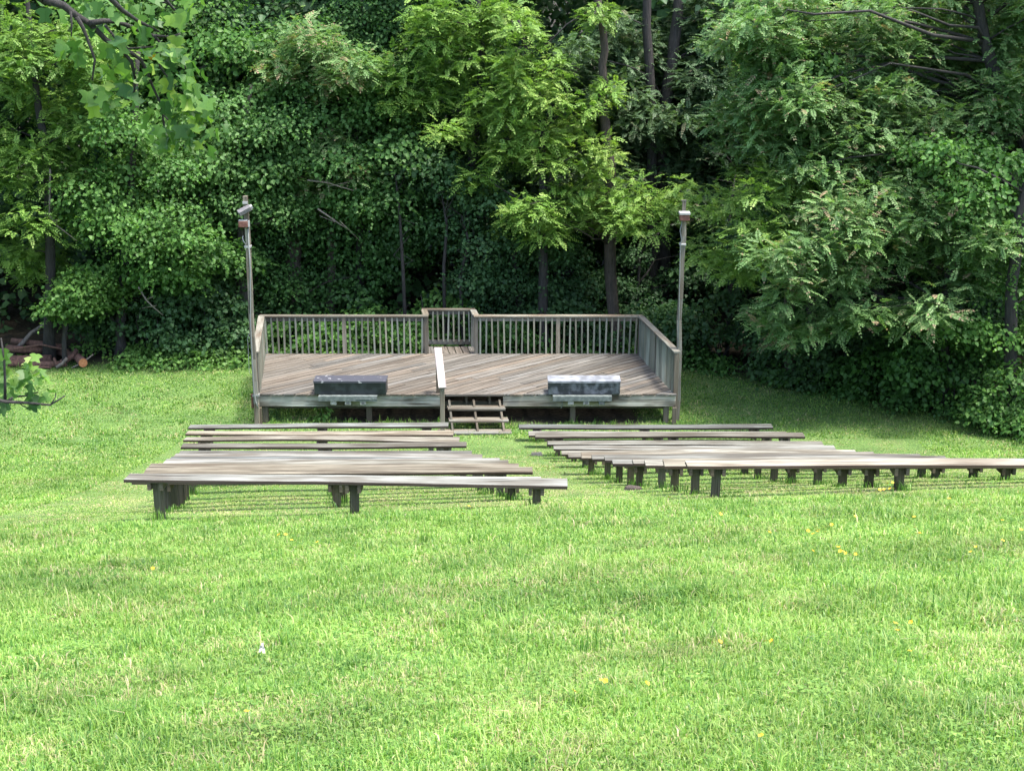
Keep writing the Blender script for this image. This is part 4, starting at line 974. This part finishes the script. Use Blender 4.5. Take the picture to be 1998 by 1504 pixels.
CL = [(127, 92), (152, 82), (160, 112), (146, 100), (205, 128), (212, 150), (218, 165), (240, 172), (178, 188), (205, 190), (170, 214), (213, 212), (195, 205), (250, 190), (282, 140), (275, 170), (300, 128), (278, 160),
      (330, 160), (345, 190), (372, 178), (392, 186), (355, 205), (335, 175), (268, 208), (290, 225), (365, 132), (372, 148), (362, 160), (300, 35), (322, 42), (288, 18), (312, 12), (345, 40), (338, 62), (240, 82), (255, 75), (228, 88),
      (352, 78), (322, 262), (350, 275), (338, 255), (362, 290), (405, 255), (402, 275), (380, 240), (312, 258), (372, 225), (390, 232), (200, 8), (185, 20), (212, 22), (170, 15), (260, 12), (275, 45), (235, 40), (190, 62), (260, 55), (300, 95),
      (320, 95), (335, 108), (345, 95), (310, 110), (205, 90), (230, 115), (245, 135), (365, 15), (385, -5), (372, 30), (80, 8), (100, 20), (255, 30), (295, 60), (350, 100), (360, 118), (330, 128), (350, 215), (375, 200), (360, 255), (340, 290), (290, 105), (310, 140), (240, 150), (385, 205), (400, 215), (395, 240), (410, 265), (345, 230), (330, 205), (390, 180), (380, 165), (398, 195), (352, 262), (330, 282), (322, 270), (372, 270)]
for px, py in CL:
    for k in range(random.choice((2, 2, 3, 3))):
        p = at(px + random.gauss(0, 9), py - 8 + random.gauss(0, 9), random.uniform(8.85, 9.3))
        T.leaf(p, random.uniform(.07, .125), random.uniform(-2.9, -.2) if random.random() < .75 else random.uniform(0, 6.28), random.gauss(.9, .4), random.gauss(0, .6), min(.95, max(0, random.gauss(.45, .28))))
for px, py, tn in [(4, 690, .8), (2, 720, .6), (12, 712, .7), (62, 703, .98), (22, 730, .75), (48, 722, .75), (40, 745, .6), (62, 738, .55), (10, 752, .35), (18, 772, .35), (52, 748, .5), (30, 748, .6), (84, 742, .8), (63, 756, .15), (84, 775, .5), (78, 780, .1), (4, 780, .3), (30, 760, .4), (-5, 700, .6), (-8, 740, .6), (70, 725, .75)]:
    p = at(px, py - 6, random.uniform(8.3, 8.6))
    T.leaf(p, random.uniform(.075, .11), random.uniform(-2.9, -.2), random.gauss(.65, .3), random.gauss(0, .5), tn)
    p = at(px + random.gauss(0, 12), py + random.gauss(-4, 10), random.uniform(8.3, 8.6)); T.leaf(p, random.uniform(.07, .105), random.uniform(-2.9, -.2), random.gauss(.65, .3), random.gauss(0, .5), max(.05, tn - random.uniform(0, .4)))
for i in range(520):      # rest of the crown, above and left of the picture
    a = random.uniform(0, 6.28); q = 3.3 * math.sqrt(random.random())
    p = np.array([-5.6 + q * math.cos(a), 8.6 + q * math.sin(a), random.uniform(9.0, 13)])
    T.leaf(p, random.uniform(.12, .2), a + random.gauss(0, .6), random.gauss(.6, .3), random.gauss(0, .4), random.gauss(.5, .2))
T.build('crown', M['tulip'], tul)
for px, py in ((356, 34), (298, 118)):
    m = MB(); p = at(px, py, 9.12) - np.array(tul.location)
    for k in range(6):
        a = k * math.pi / 3; dx, dy = math.cos(a), math.sin(a)
        s_ = np.array([-dy, dx, 0]) * .011
        o0 = p + np.array([dx, dy, 0]) * .008; o1 = p + np.array([dx * .022, dy * .022, .014]); o2 = p + np.array([dx * .030, dy * .030, .036])
        m.poly([o0 - s_ * .5, o0 + s_ * .5, o1 + s_, o1 - s_]); m.poly([o1 - s_, o1 + s_, o2 + s_ * .5, o2 - s_ * .5])
    m.build('flower', M['yellow'], tul)

# ------------------------------------------------------------------ felled wood at the left edge of the wood
def log(name, label, cat, pts, r, mat='log', cut=False, group=None, taper=.8):
    w_ = []
    for (px, py, Y, dz) in pts:
        g = at(px, py, Y); w_.append((g[0], g[1], max(g[2], g1(g[0], Y) + r * .8) if dz is None else g1(g[0], Y) + dz))
    root = empty(name, w_[0]); tag(root, label, cat, group)
    n = len(w_); mb = MB(); mb.tube([Vector(p) - root.location for p in w_], [r * (1 - (1 - taper) * i / (n - 1)) for i in range(n)], 12, lump=.05)
    mb.build('log' if r > .05 else 'stem', M[mat], root)
    if cut:
        d = (Vector(w_[0]) - Vector(w_[1])).normalized(); m = MB(); m.tube([d * .001, d * .012], [r * .97, r * .95], 14); m.build('cut_face', M['cut'], root)
    return root
log('log', 'felled log with a fresh orange cut face pointing to the lawn', 'log', [(161, 697, 31.05, .13), (150, 690, 31.6, .14), (95, 688, 32.3, .16)], .105, cut=True)
log('log', 'reddish brown log lying along the left end of the log pile', 'log', [(5, 700, 31.4, .1), (55, 696, 31.5, .11), (100, 694, 31.6, .1)], .11)
log('log', 'thin dark log at the front of the log pile by the grass', 'log', [(50, 716, 31.1, .07), (90, 712, 31.15, .07), (130, 708, 31.2, .07)], .085)
log('log', 'top log of the pile with a peeled brown patch', 'log', [(15, 690, 31.9, .28), (50, 688, 31.8, .27), (85, 690, 31.9, .24)], .095)
log('log', 'short stubby log leaning on the right end of the pile', 'log', [(118, 708, 31.2, .08), (140, 700, 31.4, .2), (150, 692, 31.6, .3)], .075)
log('stick', 'pale peeled stick propped at the front of the log pile', 'stick', [(110, 716, 31.0, .03), (122, 709, 31.05, .12), (131, 702, 31.1, .24)], .045, 'twig')
log('stick', 'short brown stick crossing the pale peeled one', 'stick', [(113, 715, 31.02, .03), (108, 706, 31.1, .15), (105, 701, 31.15, .22)], .035, 'log')
log('stick', 'long bent stick sloping up to the cut log at the right of the pile', 'stick', [(140, 718, 31.0, .02), (160, 708, 31.1, .12), (182, 692, 31.2, .3)], .022, 'twig')
log('stick', 'brown stick flat on the ground left of the pale peeled one', 'stick', [(70, 720, 30.95, .03), (85, 717, 31.0, .04), (100, 716, 31.0, .03)], .03, 'log')
log('log', 'brown log at the back of the pile under the leaning grey branch', 'log', [(25, 680, 32.2, .4), (75, 680, 32.1, .36), (120, 682, 32.0, .3)], .08)
log('log', 'broken brown log end poking out at the left of the pile', 'log', [(-10, 706, 31.2, .08), (25, 706, 31.2, .09), (60, 704, 31.25, .08)], .09)
log('stick', 'thin reddish stick across the top of the log pile', 'stick', [(30, 693, 31.5, .36), (80, 683, 31.7, .42), (135, 688, 31.6, .3)], .03, 'log')
log('fallen_branch', 'grey dead branch leaning up from the log pile into the trees', 'branch', [(20, 684, 31.9, .12), (45, 672, 32.0, .40), (62, 662, 32.1, .62), (88, 655, 32.2, .80), (118, 632, 32.4, 1.2)], .06, 'bark_grey', taper=.5)
log('fallen_branch', 'dark dead branch lying level above the log pile', 'branch', [(60, 661, 32.3, .55), (95, 660, 32.3, .6), (150, 660, 32.2, .58)], .03, 'bark_dark', taper=.6)
for i, (label, pts) in enumerate([
    ('grey bare twig hanging below the mid green maple left of the stage', [(270, 560), (285, 585), (300, 600), (318, 615)]),
    ('bare crooked twig standing out before the left hand walnut', [(98, 330), (96, 420), (110, 440), (150, 470)]),
    ('pale dead branch crossing the vine draped tree behind the stage', [(600, 352), (640, 357), (665, 365), (690, 372)]),
    ('forked grey dead branch in the dark gap above the left rear railing', [(620, 408), (645, 425), (662, 437), (675, 445)]),
    ('brown leaning dead trunk stub beside the vine clad tree', None)]):
    if pts is None:
        Y = 33.2; w_ = [at(468, 300, Y), at(474, 240, Y), at(484, 195, Y), at(490, 165, Y)]
        w_ = [np.array([w_[0][0] - .1, Y, -.1])] + w_; rad = [.13, .12, .11, .09, .04]
    else:
        Y = 31.0 if i < 2 else 32.0; w_ = [at(a, b, Y) for a, b in pts]; rad = [.022, .018, .014, .009]
    root = empty('dead_branch', tuple(w_[0])); tag(root, label, 'branch')
    mb = MB(); mb.tube([Vector(p) - root.location for p in w_], rad, 8, lump=.08); mb.build('stem', M['bark_grey' if pts is None else 'twig'], root)
    if pts is not None:
        for k in (1, 2):
            p = Vector(w_[k]) - root.location; mb = MB()
            mb.tube([p, p + Vector((random.uniform(-.2, .3), -.05, random.uniform(-.25, .25))), p + Vector((random.uniform(-.3, .5), -.05, random.uniform(-.4, .3)))], [.012, .009, .005], 6); mb.build('twig', M['twig'], root)
for label, pts in [('thin dark bare stem in the gap above the left rear railing', [(792, 640), (786, 520), (780, 420), (770, 330)]),
                   ('slender forked dead sapling left of the landing in the shade', [(868, 620), (866, 520), (872, 440), (862, 380)]),
                   ('thin bent stem beside the ivy mass behind the landing', [(905, 610), (898, 540), (915, 470), (900, 420)]),
                   ('thin dark stem near the right lamp pole among the dull trees', [(1418, 680), (1425, 560), (1420, 450), (1436, 330)])]:
    Y = 32.2; w_ = [at(a, b, Y) for a, b in pts]; w_[0][2] = -.1
    root = empty('bare_sapling', tuple(w_[0])); tag(root, label, 'sapling')
    mb = MB(); mb.tube([Vector(p) - root.location for p in w_], [.05, .042, .032, .018], 8, lump=.06)
    for k in range(5):
        i = random.choice((1, 2)); p = Vector(w_[i]).lerp(Vector(w_[i + 1]), random.random()) - root.location
        mb.tube([p, p + Vector((random.uniform(-.35, .35), -.1, random.uniform(.1, .4))), p + Vector((random.uniform(-.7, .7), -.15, random.uniform(.2, .8)))], [.016, .011, .005], 6)
    mb.build('stem', M['bark_dark'], root)
L = Leaves()
for i in range(150):
    y = random.uniform(4, 13); x = random.uniform(-.42 * y - .5, .42 * y + .5); n = random.randint(25, 90)
    r = random.uniform(.06, .25); X = x + RNG.normal(0, r, n); Y = y + RNG.normal(0, r, n); Z = ground(X, Y) + RNG.uniform(.02, .055, n)
    b = np.stack([X, Y, Z], 1); a0 = RNG.uniform(0, 6.28, n); tn = RNG.normal(.6, .2, n)
    for k in range(3):
        a = a0 + k * 2.094; d = np.stack([np.cos(a), np.sin(a), RNG.uniform(-.1, .35, n)], 1); sz = RNG.uniform(.008, .014, n)
        sd_ = np.stack([-np.sin(a), np.cos(a), np.zeros(n)], 1); L.add(b, b + d * sz[:, None], sd_, sz * .48, tn)
o = L.build('clover', M['walnut'], None); tag(o, 'patches of low clover leaves growing through the lawn', 'clover', kind='stuff')
# ------------------------------------------------------------------ small things on the lawn
root = empty('weed', S(1.28, .12, 0)); tag(root, 'leafy green weed growing out from under the stage below the black box', 'plant')
L = Leaves()
for i in range(34):
    a = random.uniform(0, 6.28); q = random.uniform(.02, .22)
    b = np.array(root.location) + np.array([q * math.cos(a), -.06 + q * math.sin(a) * .5, random.uniform(.1, .36)])
    t = b + np.array([.09 * math.cos(a), .09 * math.sin(a) - .03, -.05])
    L.add(b[None], t[None], np.array([[-math.sin(a), math.cos(a), .2]]), np.array([.032]), np.array([random.uniform(.5, 1)]))
L.build('foliage', M['mid'], root)
mb = MB(); mb.tube([(0, 0, -.05), (.02, -.03, .15), (0, -.06, .32)], [.008, .006, .004], 5); mb.tube([(0, 0, -.05), (-.05, -.03, .12), (-.12, -.06, .25)], [.008, .006, .004], 5); mb.build('stem', M['stem'], root)
for px, py, lab, mat in ((1048, 888, 'pale flat stone on the worn grass beside the right block of benches', 'stone'), (1236, 956, 'small brown clod at the foot of a bench leg in the right block', 'bark')):
    p = hit(px, py); me = bpy.data.meshes.new('stone'); mb = MB(); o = empty('stone', tuple(p)); tag(o, lab, 'stone')
    n = 9; top = []; bot = []
    for k in range(n):
        a = 6.283 * k / n; r = random.uniform(.8, 1.15)
        top.append((.10 * r * math.cos(a), .06 * r * math.sin(a), random.uniform(.035, .06))); bot.append((.13 * r * math.cos(a), .08 * r * math.sin(a), -.02))
    mb.poly(top)
    for k in range(n): j = (k + 1) % n; mb.poly([bot[k], bot[j], top[j], top[k]])
    mb.build('stone', M[mat], o)
p = hit(512, 1282); o = empty('paper_scrap', tuple(p)); tag(o, 'crumpled white scrap of paper lying in the grass at lower left', 'paper')
mb = MB(); g = [[(random.uniform(-.004, .004) + (i - 1.5) * .009, (j - 2) * .006 + random.uniform(-.008, .008), .03 + j * .012 + random.uniform(-.006, .006)) for i in range(4)] for j in range(5)]
for j in range(4):
    for i in range(3):
        if (i, j) in ((0, 3), (1, 0)): continue
        mb.poly([g[j][i], g[j][i + 1], g[j + 1][i + 1], g[j + 1][i]])
mb.build('sheet', M['paper'], o)
def flower_me():
    m = MB()
    for k in range(5):
        a = k * 1.2566; c, s_ = math.cos(a), math.sin(a); r = .013
        m.poly([(0, 0, 0), (r * .7 * c + r * .5 * s_, r * .7 * s_ - r * .5 * c, .003), (r * 1.05 * c, r * 1.05 * s_, .006), (r * .7 * c - r * .5 * s_, r * .7 * s_ + r * .5 * c, .003)])
    return m.mesh('flower', M['yellow'])
fm = flower_me(); m = MB(); m.tube([(0, 0, -.12), (.004, 0, -.05), (0, 0, 0)], [.0015, .0013, .001], 5); sm = m.mesh('stem', M['stem'])
FP = [(1634, 1088), (1638, 1094), (1643, 1098), (1648, 1104), (1667, 1107), (1774, 1250), (1748, 1255), (1744, 1250), (1772, 1300), (1491, 1281), (1503, 1283), (1403, 1286), (1482, 1485), (1596, 1055), (1593, 1057), (1621, 1045), (1788, 1058), (1792, 1063), (1783, 1046), (1755, 1080), (1852, 1115),
      (1891, 1100), (1901, 1089), (1867, 1060), (1584, 1100), (1782, 1026), (1667, 1025), (1953, 1035), (1954, 1074), (1173, 1364), (1261, 1372), (1180, 1372), (484, 1429), (558, 1060), (570, 1067), (900, 1005), (915, 1002), (881, 1018), (904, 1018), (1735, 966), (1730, 958), (1742, 968), (1740, 955), (1715, 966), (1723, 970),
      (1405, 1015), (1460, 1028), (1575, 1056), (1585, 1062), (1305, 985), (1930, 978), (1850, 990), (1990, 1050), (1500, 1060), (620, 1075), (545, 1058), (300, 1130), (1120, 1380)]
for i, (px, py) in enumerate(FP):
    p = hit(px, py + 6); o = empty('buttercup', (p[0], p[1], p[2] + random.uniform(.09, .125)))
    tag(o, 'small yellow buttercup standing among the grass blades', 'flower', 'buttercups scattered in the lawn')
    f = link('flower', fm, o); s_ = .95 if p[1] < 9 else 1.15 if p[1] < 11.5 else 1.4; f.scale = (s_, s_, s_); f.rotation_euler = (random.uniform(.1, .7), random.uniform(-.4, .4), random.uniform(0, 6)); link('stem', sm, o)
